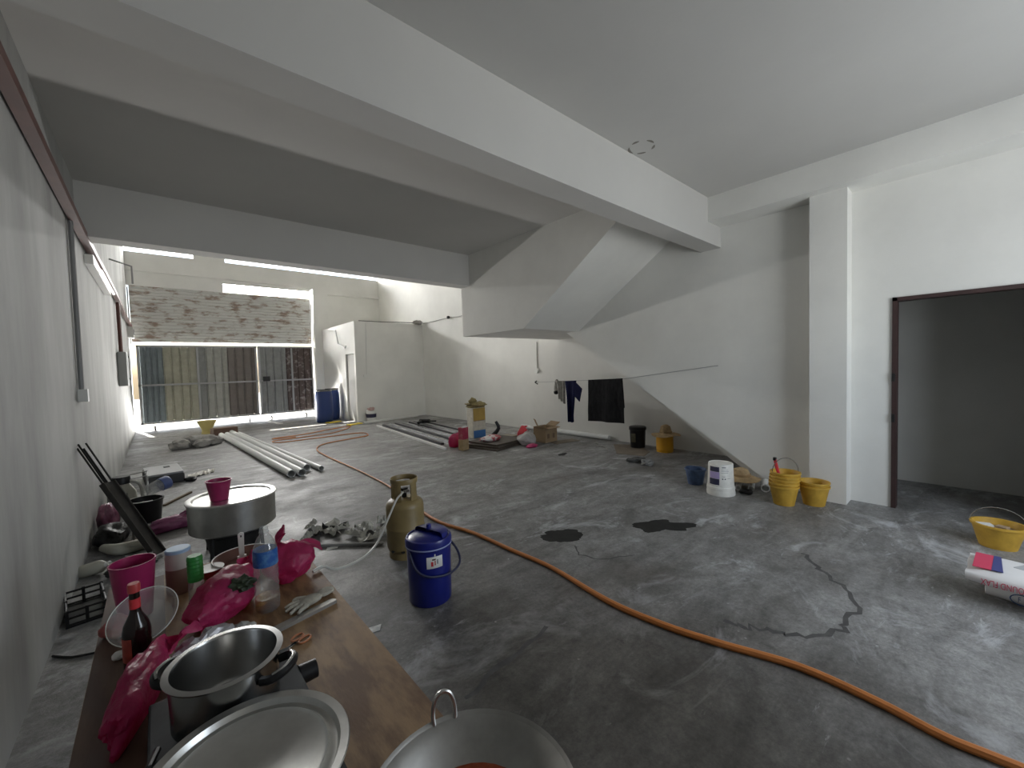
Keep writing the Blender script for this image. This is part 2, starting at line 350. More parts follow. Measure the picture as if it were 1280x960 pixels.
# ------------------------------------------------------------------ roller shutter and gate
t = thing('roller_shutter', 'rust stained white roller shutter hanging over the gate', 'shutter', (1.86, YF+0.05, 2.55))
b = MB(); k = 17; h = 1.58/k
for i in range(k):
    z = i*h; b.box((-2.33, -0.012, z), (2.33, 0.012, z+h*0.55)).prism([(-0.012, z+h*0.55), (0.012, z+h*0.55), (0.006, z+h), (-0.026, z+h*0.8)], 'x', -2.33, 2.33)
M_shut = mat('shutter_paint', (0.56, 0.56, 0.53), 0.5, col2=(0.27, 0.20, 0.155), scale=2.4, stretch=(1, 1, 2.6), lo=0.38, hi=0.50)
b.build('slats', M_shut, t, kind='stuff')
MB().box((-2.33, -0.03, -0.03), (2.33, 0.03, 0.02)).build('bottom_rail', M_shut, t)
for x in (-2.37, 2.34): MB().box((x, -0.04, -0.1), (x+0.03, 0.04, 1.5)).build('guide_rail', M_grey, t)

gx = [-0.35, -0.23, -0.1, 0.02, 0.16, 0.34, 0.54, 0.74, 0.95, 1.15, 1.34, 1.55, 1.69, 1.9, 2.11, 2.33, 2.488, 2.512, 2.72, 2.95, 3.19, 3.33, 3.5, 3.68, 3.88, 4.09, 4.15]
def gcol(x):
    if x < 0.15: return mat('gate_blue_grey', (0.16, 0.19, 0.205), 0.5, var=0.2)
    if x < 0.94: return mat('gate_beige', (0.34, 0.33, 0.26), 0.5, var=0.2)
    if x < 1.14: return mat('gate_grey', (0.22, 0.225, 0.22), 0.5, var=0.2)
    if x < 1.68: return mat('gate_pale', (0.33, 0.33, 0.30), 0.5, var=0.2)
    if x < 2.5: return mat('gate_brown_grey', (0.15, 0.13, 0.115), 0.5, var=0.2)
    if x < 3.3: return mat('gate_grey', (0.22, 0.225, 0.22))
    return mat('gate_rust', (0.06, 0.04, 0.034), 0.6, col2=(0.22, 0.20, 0.19), scale=7, lo=0.36, hi=0.48)
def gate(name, x0, x1, label, posts):
    t = thing(name, label, 'gate', ((x0+x1)/2, YF-0.03, 0)); c = (x0+x1)/2
    for a, b_ in zip(gx, gx[1:]):
        if a >= x0-0.1 and b_ <= x1+0.03 and not (a < 2.5 < b_):
            dz = random.uniform(-0.012, 0.012); g = 0.022
            MB().prism([(a-c+0.0005, 0.004), (a-c+0.012, 0.004), (a-c+g+0.008, -0.022), (b_-c-g-0.008, -0.022), (b_-c-0.012, 0.004), (b_-c-0.0005, 0.004), (b_-c-0.0005, 0.016), (a-c+0.0005, 0.016)], 'z', 0.21, 2.39).build('panel', gcol((a+b_)/2), t)
    MB().box((x0-c+0.02, 0.018, 0.22), (x1-c-0.02, 0.022, 2.38)).build('backing_sheet', M_dark, t)
    m = mat('gate_frame', (0.34, 0.34, 0.34), 0.45, 0.3)
    for z in (0.19, 1.27, 2.38): MB().box((x0-c, -0.07, z), (x1-c, -0.026, z+0.05)).build('rail', m, t)
    for x in posts: MB().box((x-c-0.025, -0.07, 0.19), (x-c+0.025, -0.02, 2.43)).build('post', m, t)
    for x in (x0+0.3, x1-0.3): MB().lathe([(0.0, -0.02), (0.07, -0.02), (0.07, 0.02), (0.0, 0.02)], 16, (x-c, -0.05, 0.07), Matrix.Rotation(R(90), 3, 'Y')).build('wheel', M_dark, t)
    for x in (x0+0.3, x1-0.3): MB().box((x-c-0.04, -0.065, 0.05), (x-c-0.025, -0.035, 0.2)).build('wheel_bracket', M_dark, t)
    return t
gate('steel_gate', -0.40, 2.492, 'wide left gate leaf of blue grey, beige and brown metal sheets', (-0.37, 0.95, 2.45))
g2 = gate('steel_gate', 2.508, 4.17, 'narrow right gate leaf of grey sheets with rusty brown end', (2.55, 3.5, 4.145))
MB().box((-0.72, -0.1, 1.28), (-0.52, -0.07, 1.44)).build('lock_box', M_dark, g2)

# ------------------------------------------------------------------ on the left wall
tag(MB().tube([(XL+0.045, y, 2.95+0.03*math.sin(y*0.8)) for y in (0.6, 2, 3.3, 4.2, 5.3, 6.5, 8.5, 10.4, 12.5, 15.4)], 0.045, 4, 2).build('cable_trunking', M_tray), 'long red brown cable trunking running high along the left wall', 'trunking')
t = thing('conduit_drop', 'grey conduit with socket dropping from the trunking on the left wall', 'conduit', (XL, 5.15, 1.4))
MB().tube([(0.02, 0.08, 1.5), (0.02, 0.04, 0.8), (0.02, 0.0, 0.0)], 0.018, 8, 4).build('conduit', M_grey, t)
MB().box((0, -0.045, -0.09), (0.06, 0.045, 0.02)).build('socket', M_white, t)
t = thing('fuse_box', 'grey fuse box on the left wall under a red drop pipe', 'fuse box', (XL+0.004, 10.5, 1.68))
MB().box((0, -0.35, -0.31), (0.12, 0.35, 0.31)).build('box', mat('fuse_grey', (0.33, 0.34, 0.33), 0.5), t, bevel=0.008)
MB().tube([(0.04, 0, 0.31), (0.04, 0, 1.24)], 0.03).build('drop_pipe', M_tray, t)
for z in (-0.2, 0.22): MB().box((0.12, 0.26, z), (0.128, 0.3, z+0.04)).build('screw', M_black, t)
t = thing('tube_light', 'white fluorescent batten fixed beneath the trunking on the left wall', 'light', (XL, 7.4, 2.8))
MB().box((0, -1.1, -0.05), (0.07, 1.1, 0.05)).build('batten', M_white, t)
m = mat('lit_tube', (1, 1, 1)); m.node_tree.nodes['Principled BSDF'].inputs['Emission Color'].default_value = (1, 0.98, 0.94, 1); m.node_tree.nodes['Principled BSDF'].inputs['Emission Strength'].default_value = 0.8
MB().tube([(0.09, -0.6, -0.02), (0.09, 1.3, 0.0)], 0.016).build('tube', m, t)
t = thing('junction_box', 'small white junction box at the far end of the trunking', 'junction box', (XL, 14.9, 2.75))
MB().box((0, -0.2, -0.16), (0.12, 0.2, 0.12)).build('box', M_white, t); MB().box((0.12, -0.15, -0.1), (0.13, 0.15, 0.06)).build('cover', M_grey, t)
tag(MB().tube([(XL, 9.9, 3.58), (XL+0.28, 9.95, 3.5), (XL+0.28, 10.0, 3.2)], 0.015).build('wall_bracket', M_grey), 'thin bent metal bracket high on the left wall', 'bracket')

# ------------------------------------------------------------------ on the party wall
t = thing('wall_switch', 'white round switch at the end of a conduit beneath the landing', 'switch', (XR, 6.76, 1.42))
MB().tube([(-0.015, 0, 0.0), (-0.015, 0, 0.65)], 0.014).build('conduit', M_white, t)
MB().lathe([(0, 0.05), (0.055, 0.05), (0.06, 0.0), (0.0, 0.0)], 20, (0, 0, -0.02), Matrix.Rotation(R(-90), 3, 'Y')).build('switch_plate', M_white, t)
tag(MB().tube([(XR, 6.8, 1.16), (XR-0.05, 6.8, 1.13), (XR-0.05, 6.72, 1.09)], 0.014).build('wall_hook', M_dark), 'small dark hook on the party wall below the switch', 'hook')
tag(MB().tube([(6.64, 4.75, 0.055), (6.64, 7.3, 0.055)], 0.05, 14).build('skirting_pipe', M_pvc, None, True), 'white plastic pipe lying along the foot of the party wall', 'pipe')
t = thing('bulb_cable', 'thin cable with a lamp holder strung along the party wall', 'cable', (XR-0.02, 10.4, 3.04))
MB().tube([(0, 1.75, -0.02), (-0.01, 0.9, -0.02), (-0.01, 0, 0.0), (-0.01, -0.5, -0.03), (0, -1.2, 0.02)], 0.008, 6, 3).build('cable', M_grey, t)
MB().lathe([(0, -0.05), (0.045, -0.04), (0.045, 0.03), (0, 0.05)], 12, (-0.05, 0, 0)).build('lamp_holder', M_dark, t)
t = thing('wall_switch', 'white switch plate with conduit on the small corner room', 'switch', (4.76, 12.1, 1.4))
MB().tube([(0, -0.012, 0), (0.04, -0.012, 1.55)], 0.012).build('conduit', M_white, t); MB().box((-0.1, -0.025, -0.06), (0.14, 0, 0.01)).build('switch_plate', M_white, t)
tag(MB().tube([(4.42, 14.4, 2.95), (4.40, 13.6, 2.85), (4.40, 13.4, 2.4), (4.40, 12.8, 2.25), (4.40, 12.7, 2.3)], 0.02, 8).build('water_pipe', M_pvc), 'white water pipe bent along the outside of the corner room', 'pipe')
tag(MB().tube([(4.72, 15.42, 2.3), (4.74, 15.38, 1.6), (4.72, 15.4, 1.1), (4.76, 15.38, 0.75)], 0.035, 8, 3).build('hanging_cable', M_dark), 'dark cable hanging beside the gate pillar above the barrels', 'cable')
t = thing('cable_connector', 'knot of pale cables on the top corner of the small corner room', 'cable', (6.5, 12.05, 3.0))
MB().blob((0, 0, 0.05), (0.16, 0.09, 0.07), 3, 0.5, 2.2).build('cable_knot', M_cloth, t, True); MB().tube([(-1.9, 0.08, 0.02), (-1.2, 0.06, 0.015), (0, 0, 0.04)], 0.01).build('cable', M_dark, t)
# flaked ring left by a removed fitting, on the ceiling
t = thing('ceiling_scar', 'round flaked paint scar on the ceiling beside the near beam', 'paint scar', (3.40, 2.02, 3.45))
M_scar = mat('bare_plaster', (0.27, 0.25, 0.22), 0.9, var=0.3)
for a0, a1 in ((0.2, 0.9), (1.3, 2.4), (2.9, 3.5), (4.1, 4.9), (5.3, 5.9)):
    b = MB(); n_ = 6; P = []
    for i in range(n_+1):
        a = a0+(a1-a0)*i/n_; w = 0.011*math.sin(math.pi*(i+0.5)/(n_+1)); P.append((a, w))
    pts = [((0.11+w)*math.cos(a), (0.11+w)*math.sin(a)) for a, w in P] + [((0.11-w)*math.cos(a), (0.11-w)*math.sin(a)) for a, w in P[::-1]]
    b.prism(pts, 'z', -0.003, 0.0); b.build('flake', M_scar, t)

# ------------------------------------------------------------------ clothes line under the stairs
KNEE = Vector((5.385, 3.55, 1.27)); HOOK = Vector((6.645, 6.74, 1.13)); NAIL = Vector((5.40, 2.18, 1.44))
def rope(y): u = (HOOK.y-y)/(HOOK.y-KNEE.y); p = HOOK.lerp(KNEE, u); p.z += 0.0; return p
tag(MB().tube([HOOK, HOOK.lerp(KNEE, 0.4)+Vector((0, 0, -0.0)), KNEE+Vector((-0.005, 0, 0)), NAIL], 0.004, 6).build('clothes_line', M_grey), 'thin clothes line from the wall hook to a nail on the stair side', 'clothes line')
rd = (KNEE-HOOK).normalized(); rn = Vector((-rd.y, rd.x, 0)).normalized()
if rn.x > 0: rn = -rn
def hang(name, ya, yb, za, zb, m, label, cat, fold=0.03, bell=0.0, group=None):
    A = rope(ya); B = rope(yb); seedv = ya*3
    def f(u, v): return rn*(0.02+fold*v*math.sin(u*11+seedv)+0.01*noise.noise(Vector((u*5, v*3, seedv)))) 
    o = MB().sheet(A+Vector((0, 0, 0.008)), B-A, Vector((0, 0, -(A.z-za))), 22, 14, lambda u, v: f(u, v)+Vector((0, 0, -(za-zb)*u*v)), 0.006)
    return o
t = thing('sarong', 'black patterned sarong hung flat on the clothes line', 'sarong', (0, 0, 0))
hang('s', 4.52, 3.57, 0.50, 0.53, M_sar, '', '', 0.03).build('cloth', M_sar, t, True)
A = rope(3.68); MB().sheet(A+Vector((0, 0, 0.01))+rn*0.05, rd*0.16+Vector((0, 0, 0)), Vector((0.0, -0.03, -0.45)), 6, 8, None, 0.006).build('folded_end', M_sar, t, True)
t = thing('shirt', 'navy short sleeved shirt hung by its side on the clothes line', 'shirt', (0, 0, 0))
A = rope(5.35); L = rd*0.62; 
def shf(u, v):
    w = 1-0.45*v; return rd*(0.30-u*0.62)*(1-w)*1.0 + rn*(0.02+0.035*math.sin(u*9)*(0.3+v))
MB().sheet(A+Vector((0, 0, 0.005)), rd*0.46, Vector((0, 0, -0.80)), 14, 14, shf, 0.01).build('body', M_navy, t, True)
MB().sheet(A+rd*0.42+rn*0.03+Vector((0, 0, -0.01)), rd*0.26+Vector((0, 0, -0.14)), Vector((0, 0, -0.24))-rd*0.1, 6, 6, None, 0.012).build('sleeve', M_navy, t, True)
A = rope(5.36); t = thing('towel', 'grey white towel bunched on the line left of the navy shirt', 'towel', (0, 0, 0))
MB().sheet(rope(5.62)+Vector((0, 0, 0.01)), rd*0.26, Vector((0, 0, -0.36)), 12, 8, lambda u, v: rn*(0.02+0.03*math.sin(u*16))+Vector((0, 0, -0.1*u*v)), 0.008).build('cloth', M_cloth, t, True)
t = thing('glove', 'black and grey work glove clipped at the left end of the line', 'glove', (0, 0, 0))
p = rope(5.80); MB().tube([p+Vector((0, 0, -0.2)), p+Vector((0, 0, -0.06)), p+rd*0.05+Vector((0, 0, 0.02)), p+rd*0.12+Vector((0, 0, -0.08)), p+rd*0.14+Vector((0, 0, -0.22))], [0.045, 0.03, 0.03, 0.03, 0.025], 8, 4).build('cuff', M_cloth, t, True)
MB().blob(p+Vector((0, 0, -0.22)), (0.05, 0.05, 0.05), 2).build('fingertip', M_black, t, True)

# ------------------------------------------------------------------ helpers for vessels
def bucket(name, label, cat, loc, r0, r1, h, m, rz=0, group=None, bail=None, wall=0.006, lip=0.009, lh=0.017):
    t = thing(name, label, cat, loc, rz, group)
    MB().lathe([(0, 0), (r0, 0), (r1, h-lh), (r1+lip, h-lh+0.001), (r1+lip, h), (r1-wall, h), (r0-wall, 0.012), (0, 0.012)], 32).build('body', m, t, True)
    if bail:
        up, sp = bail; pts = []
        for i in range(13):
            a = math.pi*i/12; pts.append(((r1+lip)*math.cos(a)*1.0, (r1)*math.sin(a)*math.cos(up), h-0.015+(r1)*math.sin(a)*math.sin(up)))
        MB().tube(pts, 0.004, 6).build('handle', M_steel if sp else m, t, True)
    return t
def bag(name, label, loc, sc, seed, m, rz=0, cat='bag', ears=2, sub=4, amp=0.25, pinch=0.35):
    t = thing(name, label, cat, loc, rz)
    MB().blob((0, 0, sc[2]*0.75), sc, seed, amp, 1.5, sub, 0.0, 0.07, 0, pinch).build('body', m, t, True)
    rnd = random.Random(seed)
    for i in range(ears):
        a = rnd.uniform(-0.6, 0.6)+i*math.pi*0.9; d = Vector((math.cos(a), math.sin(a), 0)); o = Vector((0, 0, sc[2]*1.45))-d*0.01
        L = sc[0]*0.75
        MB().sheet(o-Vector((-d.y, d.x, 0))*sc[0]*0.16, Vector((-d.y, d.x, 0))*sc[0]*0.42, d*L+Vector((0, 0, L*0.45)), 6, 8, lambda u, v: Vector((0, 0, -0.25*L*v*v+0.02*math.sin(u*9+i)))+d*0.02*math.sin(u*8), 0.002).build('handle', m, t, True)
    return t

# ------------------------------------------------------------------ cooking table (plywood on trestles)
TZ = 0.495
t = thing('work_table', 'low work table topped with a long stained plywood sheet', 'table', (0.177, 1.58, 0))
MB().box((-0.40, -1.14, TZ-0.018), (0.40, 1.14, TZ)).build('plywood_top', M_ply, t)
MB().box((-0.399, -1.139, TZ), (-0.20, 1.139, TZ+0.0012)).build('reddish_strip', mat('stained_ply', (0.075, 0.04, 0.03), 0.6, col2=(0.15, 0.09, 0.055), scale=5, stretch=(2, 0.4, 1)), t)
for x in (-0.34, 0.34):
    for y in (-0.95, 0.95): MB().box((x-0.025, y-0.025, 0), (x+0.025, y+0.025, TZ-0.018)).build('leg', M_ply, t)
for y in (-0.95, 0.95): MB().box((-0.34, y-0.015, TZ-0.09), (0.34, y+0.015, TZ-0.02)).build('crossbar', M_ply, t)

t = thing('gas_stove', 'grey two burner gas stove under the pots on the plywood table', 'stove', (0.115, 1.19, TZ))
MB().box((-0.18, -0.36, 0.012), (0.18, 0.36, 0.07)).build('body', M_stove, t, bevel=0.006)
for y in (-0.18, 0.165):
    MB().tube([(0.105*math.cos(a*math.pi/12), y+0.105*math.sin(a*math.pi/12), 0.078) for a in range(24)], 0.007, 6, closed=True).build('burner_ring', M_dark, t, True)
for x, y in ((-0.16, -0.34), (0.16, -0.34), (-0.16, 0.34), (0.16, 0.34)): MB().lathe([(0, 0), (0.015, 0), (0.015, 0.012), (0, 0.012)], 12, (x, y, 0)).build('foot', M_black, t)
for y in (0.22,): 
    MB().lathe([(0, 0), (0.03, 0), (0.028, 0.05), (0, 0.05)], 16, (0.18, y, 0.045), Matrix.Rotation(R(90), 3, 'Y')).build('knob', M_black, t, True)
MB().tube([(-0.17, 0.02, 0.075), (-0.175, 0.08, 0.09), (-0.16, 0.14, 0.082)], 0.008).build('pan_support', M_black, t)

t = thing('stock_pot', 'open stainless steel pot with black handles on the stove', 'pot', (0.105, 1.355, TZ+0.085))
MB().lathe([(0, 0), (0.112, 0), (0.124, 0.012), (0.126, 0.14), (0.137, 0.143), (0.138, 0.147), (0.122, 0.148), (0.119, 0.14), (0.119, 0.02), (0.108, 0.006), (0, 0.006)], 48).build('body', M_steel, t, True)
for s_ in (1, -1):
    a0 = R(-40) if s_ > 0 else R(140)
    pts = [((0.128+d)*math.cos(a0+da), (0.128+d)*math.sin(a0+da), z) for da, d, z in ((-0.34, 0.0, 0.105), (-0.3, 0.03, 0.113), (-0.12, 0.046, 0.118), (0.12, 0.046, 0.118), (0.3, 0.03, 0.113), (0.34, 0.0, 0.105))]
    h_ = MB().tube(pts, 0.012, 8, 4).build('handle', M_black, t, True)
    MB().tube([Vector(p)+Vector((0, 0, 0.011)) for p in pts[1:-1]], 0.0045, 6, 4).build('handle_trim', M_steel, h_, True)
t = thing('stock_pot', 'low dark pot on the front burner hidden beneath the aluminium lid', 'pot', (0.115, 1.01, TZ+0.085))
MB().lathe([(0, 0), (0.10, 0), (0.115, 0.02), (0.118, 0.075), (0.112, 0.075), (0.108, 0.02), (0, 0.008)], 32).build('body', M_dark, t, True)
t = thing('pot_lid', 'large round aluminium lid tray lying in the foreground', 'lid', (0.105, 1.015, TZ+0.162))
MB().lathe([(0, 0.0), (0.148, 0.0), (0.156, 0.006), (0.166, -0.001), (0.176, 0.0), (0.183, 0.012), (0.201, 0.015), (0.203, 0.012), (0.186, 0.008), (0.178, -0.003), (0.15, -0.004), (0, -0.004)], 64).build('plate', M_alu, t, True)

t = thing('wok', 'large aluminium wok with orange curry at the bottom edge', 'wok', (0.44, 0.667, TZ))
prof = [(0, 0.0), (0.04, 0.001)] + [(0.218*math.sin(a), 0.122*(1-math.cos(a))/(1-math.cos(1.35)) if True else 0) for a in ()]
P = [(0.045+0.173*u, 0.122*u**1.7) for u in [i/10 for i in range(11)]]
MB().lathe([(0, 0)] + P + [(0.224, 0.126), (0.224, 0.122), (0.214, 0.119)] + [(r-0.006, z+0.004) for r, z in P[::-1][1:]] + [(0, 0.004)], 56).build('bowl', M_alud, t, True)
for a in (R(73), R(253)):
    c = Vector((math.cos(a), math.sin(a), 0)); e = Vector((-math.sin(a), math.cos(a), 0))
    MB().tube([c*0.214-e*0.026+Vector((0, 0, 0.105)), c*0.222-e*0.028+Vector((0, 0, 0.145)), c*0.226-e*0.018+Vector((0, 0, 0.178)), c*0.227+Vector((0, 0, 0.188)), c*0.226+e*0.018+Vector((0, 0, 0.178)), c*0.222+e*0.028+Vector((0, 0, 0.145)), c*0.214+e*0.026+Vector((0, 0, 0.105))], 0.0055, 8, 4).build('handle', M_alu, t, True)
MB().lathe([(0, 0.064), (0.12, 0.063), (0.147, 0.059), (0.14, 0.053), (0, 0.05)], 32).build('curry', mat('curry', (0.36, 0.06, 0.015), 0.35, var=0.4, scale=30, bump=0.5), t, True)

bucket('tumbler', 'tall magenta plastic tumbler standing on the plywood table', 'tumbler', (-0.116, 2.34, TZ), 0.055, 0.074, 0.235, M_pink, wall=0.003, lip=0.0025, lh=0.006)
t = thing('sauce_bottle', 'dark soy sauce bottle with red cap and red label', 'bottle', (-0.097, 1.93, TZ))
MB().lathe([(0, 0), (0.036, 0), (0.039, 0.006), (0.039, 0.125), (0.034, 0.15), (0.018, 0.185), (0.0145, 0.20), (0.0145, 0.262), (0, 0.262)], 32).build('body', mat('soy_glass', (0.012, 0.006, 0.005), 0.12), t, True)
MB().lathe([(0.0, 0.292), (0.016, 0.292), (0.0175, 0.286), (0.0175, 0.262), (0.0, 0.262)], 24).build('cap', mat('cap_red', (0.45, 0.05, 0.05), 0.4), t, True)
MB().lathe([(0.0155, 0.205), (0.0155, 0.24), (0.0145, 0.24)], 24).build('neck_label', M_red, t, True)
MB().lathe([(0.0395, 0.03), (0.0398, 0.031), (0.0398, 0.112), (0.0395, 0.113)], 24, arc=(R(150), R(250))).build('label', mat('label_red', (0.42, 0.06, 0.04), 0.5, var=0.4, scale=30), t, True)
t = thing('storage_jar', 'cloudy brown filled plastic jar with pale blue lid', 'jar', (0.034, 2.46, TZ))
MB().lathe([(0, 0), (0.046, 0), (0.05, 0.006), (0.05, 0.118), (0.0, 0.118)], 32).build('contents', mat('brown_powder', (0.22, 0.13, 0.10), 0.7), t, True)
MB().lathe([(0.05, 0.118), (0.05, 0.175), (0.045, 0.192), (0.045, 0.194)], 32).build('body', mat('jar_plastic', (0.50, 0.45, 0.42), 0.4), t, True)
MB().lathe([(0, 0.206), (0.044, 0.206), (0.048, 0.202), (0.048, 0.19), (0.044, 0.19)], 32).build('lid', mat('lid_blue', (0.36, 0.52, 0.72), 0.4), t, True)
t = thing('seasoning_bottle', 'small clear bottle with tall green screw cap', 'bottle', (0.085, 2.245, TZ))
MB().lathe([(0, 0), (0.027, 0), (0.029, 0.005), (0.028, 0.10), (0.026, 0.115), (0, 0.115)], 24).build('body', M_haze, t, True)
b = MB().lathe([(0, 0.225), (0.024, 0.225), (0.0285, 0.218), (0.0285, 0.115), (0, 0.115)], 24); b.build('cap', mat('cap_green', (0.03, 0.26, 0.05), 0.4), t, True)
for i in range(6): MB().lathe([(0.0285, 0.125+i*0.016), (0.0298, 0.129+i*0.016), (0.0285, 0.133+i*0.016)], 24).build('cap_ridge', MATS['cap_green'], t, True)
t = thing('bowl', 'small white bowl with red outside behind the green cap', 'bowl', (0.155, 2.52, TZ))
MB().lathe([(0, 0), (0.028, 0), (0.05, 0.032), (0.056, 0.044), (0.053, 0.045), (0, 0.04)], 32).build('body', mat('bowl_red', (0.35, 0.03, 0.03), 0.4), t, True)
MB().lathe([(0.057, 0.044), (0.0575, 0.047), (0, 0.042)], 32).build('rim', M_white, t, True)
t = thing('basin', 'shallow brown basin with white rim at the table end', 'basin', (0.30, 2.56, TZ))
MB().lathe([(0, 0), (0.10, 0), (0.136, 0.05), (0.131, 0.05), (0.097, 0.008), (0, 0.008)], 40).build('body', mat('basin_brown', (0.13, 0.05, 0.035), 0.5), t, True)
MB().tube([(0.136*math.cos(a*math.pi/20), 0.136*math.sin(a*math.pi/20), 0.05) for a in range(40)], 0.003, 6, closed=True).build('rim', M_white, t, True)
t = thing('spatula', 'white slotted spatula handle standing up in the basin', 'spatula', (0.29, 2.53, TZ+0.012))
MB().prism([(-0.011, 0.05), (0.0, 0.045), (0.011, 0.05), (0.014, 0.165), (0.0, 0.172), (-0.014, 0.165)], 'y', -0.003, 0.003).build('handle', M_white, t)
MB().box((-0.02, -0.003, 0), (0.02, 0.003, 0.05)).build('blade', M_white, t); MB().box((-0.003, -0.0045, 0.147), (0.003, 0.0045, 0.157)).build('hanging_hole', M_dark, t)
t = thing('water_bottle', 'clear plastic water bottle with blue label and amber oil at the bottom', 'bottle', (0.312, 2.0, TZ))
MB().lathe([(0, 0), (0.04, 0), (0.045, 0.008), (0.045, 0.055), (0.0, 0.055)], 32).build('oil', clear('amber_oil', (0.85, 0.62, 0.25)), t, True)
pr = [(0.0452, 0.0)] + [(0.0455+0.0018*math.cos(i*2.1), 0.05+i*0.0095) for i in range(14)] + [(0.0462, 0.20), (0.0462, 0.25), (0.042, 0.275), (0.028, 0.31), (0.0165, 0.325), (0.0165, 0.33)]
MB().lathe(pr, 32).build('body', M_clear, t, True)
MB().lathe([(0.0467, 0.195), (0.047, 0.196), (0.047, 0.248), (0.045, 0.262)], 32).build('label', mat('label_blue', (0.02, 0.10, 0.36), 0.35, col2=(0.10, 0.24, 0.48), scale=22, lo=0.4, hi=0.55), t, True)
MB().lathe([(0.0165, 0.33), (0.019, 0.332), (0.019, 0.337), (0.016, 0.34), (0.016, 0.356), (0.014, 0.357)], 24).build('neck', M_haze, t, True)

def lying_bag(name, label, loc, sc, seed, rz, m=M_bag, tail=None):
    t = thing(name, label, 'plastic bag', loc, rz)
    MB().blob((0, 0, sc[2]*0.8), sc, seed, 0.28, 1.5, 4, 0.0, 0.09).build('body', m, t, True)
    if tail:
        o, u, v = tail; MB().sheet(o, u, v, 8, 8, lambda a, b_: Vector((0.008*math.sin(b_*9), 0.008*math.sin(a*10), 0.02*math.sin(a*7+b_*4))), 0.0015).build('handle', m, t, True)
    return t
lying_bag('plastic_bag', 'pink plastic bag lying between green cap and water bottle', (0.175, 2.11, TZ), (0.10, 0.19, 0.09), 11, R(-34), tail=((-0.03, 0.12, 0.10), (0.07, 0.0, 0.0), (0.0, 0.10, 0.05)))
t = lying_bag('plastic_bag', 'bulging pink plastic bag behind the water bottle at the table edge', (0.445, 2.23, TZ), (0.105, 0.10, 0.095), 5, R(20), tail=((-0.05, 0.02, 0.13), (0.02, 0.06, 0.0), (0.07, 0.03, 0.09)))
MB().sheet((0.03, -0.05, 0.13), (0.03, 0.06, 0.02), (0.10, -0.03, -0.035), 8, 8, lambda a, b_: Vector((0, 0, 0.02*math.sin(b_*3.1)+0.006*math.sin(a*9))), 0.0015).build('handle', M_bag, t, True)
lying_bag('plastic_bag', 'pink plastic bag slumped long beside the left side of the stove', (-0.085, 1.66, TZ), (0.048, 0.20, 0.08), 8, R(-16), tail=((-0.01, 0.12, 0.09), (0.06, 0.0, 0.01), (0.06, 0.09, 0.02)))
lying_bag('plastic_bag', 'crumpled pale red bag under the magenta tumbler', (-0.165, 2.215, TZ), (0.045, 0.06, 0.04), 21, 0.4, mat('red_film', (0.55, 0.14, 0.13), 0.35, trl=0.3, var=0.5, scale=20))
tag(MB().blob((0.225, 2.02, TZ+0.13), (0.045, 0.03, 0.03), 6, 0.6, 2.5, 3).build('herb_leaves', mat('dark_leaves', (0.03, 0.045, 0.02), 0.6, var=0.5, scale=40)), 'dark green leaves poking out of the middle pink bag', 'leaves')
t = thing('clear_dish', 'clear round plastic container lying tilted behind the soy sauce bottle', 'container', (-0.07, 2.075, TZ+0.005))
mt = Matrix.Rotation(R(38), 3, 'X') @ Matrix.Rotation(R(-14), 3, 'Y')
MB().lathe([(0, 0.0), (0.075, 0.0), (0.095, 0.05), (0.105, 0.052)], 40, (0, 0.0, 0.075), mt).build('bowl', M_haze, t, True)
MB().tube([Vector((0, 0, 0.075)) + mt @ Vector((0.105*math.cos(a*math.pi/20), 0.105*math.sin(a*math.pi/20), 0.053)) for a in range(40)], 0.0018, 6, closed=True).build('rim', M_white, t, True)
for i, (x, y, s_, lab) in enumerate(((0.05, 1.81, 0.06, 'crumpled foil packet just behind the pot'), (0.12, 1.85, 0.058, 'grey plastic wrap in front of the middle pink bag'), (0.195, 1.84, 0.045, 'crumpled white tissue beside the middle pink bag'), (0.225, 1.80, 0.026, 'small white paper scrap by the knife blade'))):
    tag(MB().blob((x, y, TZ+s_*0.5), (s_, s_*0.8, s_*0.8), 30+i, 0.5, 2.4, 3, TZ, 0.15).build('wrapper' if i < 2 else 'paper_scrap', (mat('foil', (0.5, 0.5, 0.52), 0.35, 0.5, bump=0.5), M_cloth)[i > 1], None, i > 1), lab, 'wrapper')
tag(MB().blob((-0.15, 2.02, TZ+0.012), (0.022, 0.018, 0.014), 44, 0.3, 2, 3, TZ).build('garlic_bulb', M_white, None, True), 'small white garlic bulb left of the soy sauce bottle', 'garlic')
t = thing('kitchen_knife', 'broad grey cleaver blade lying under the cotton glove', 'knife', (0.40, 1.825, TZ), R(12))
MB().prism([(-0.13, -0.026), (0.14, -0.022), (0.15, 0.0), (0.14, 0.02), (-0.125, 0.022)], 'z', 0.003, 0.006).build('blade', M_alud, t); MB().beam((-0.125, -0.022, 0.007), (0.14, -0.02, 0.007), 0.012, 0.014).build('spine', M_alud, t)
t = thing('work_glove', 'dirty white cotton glove lying near the table edge', 'glove', (0.455, 1.915, TZ+0.001), R(18))
M_glove = mat('cotton', (0.48, 0.45, 0.38), 0.95, var=0.25, scale=25, bump=0.6, bscale=90)
b = MB().blob((0.0, 0.0, 0.012), (0.055, 0.037, 0.015), 2, 0.12, 1.6, 3, 0); b.blob((0.075, 0.0, 0.012), (0.04, 0.03, 0.014), 4, 0.2, 2, 3, 0)
b.build('palm', M_glove, t, True)
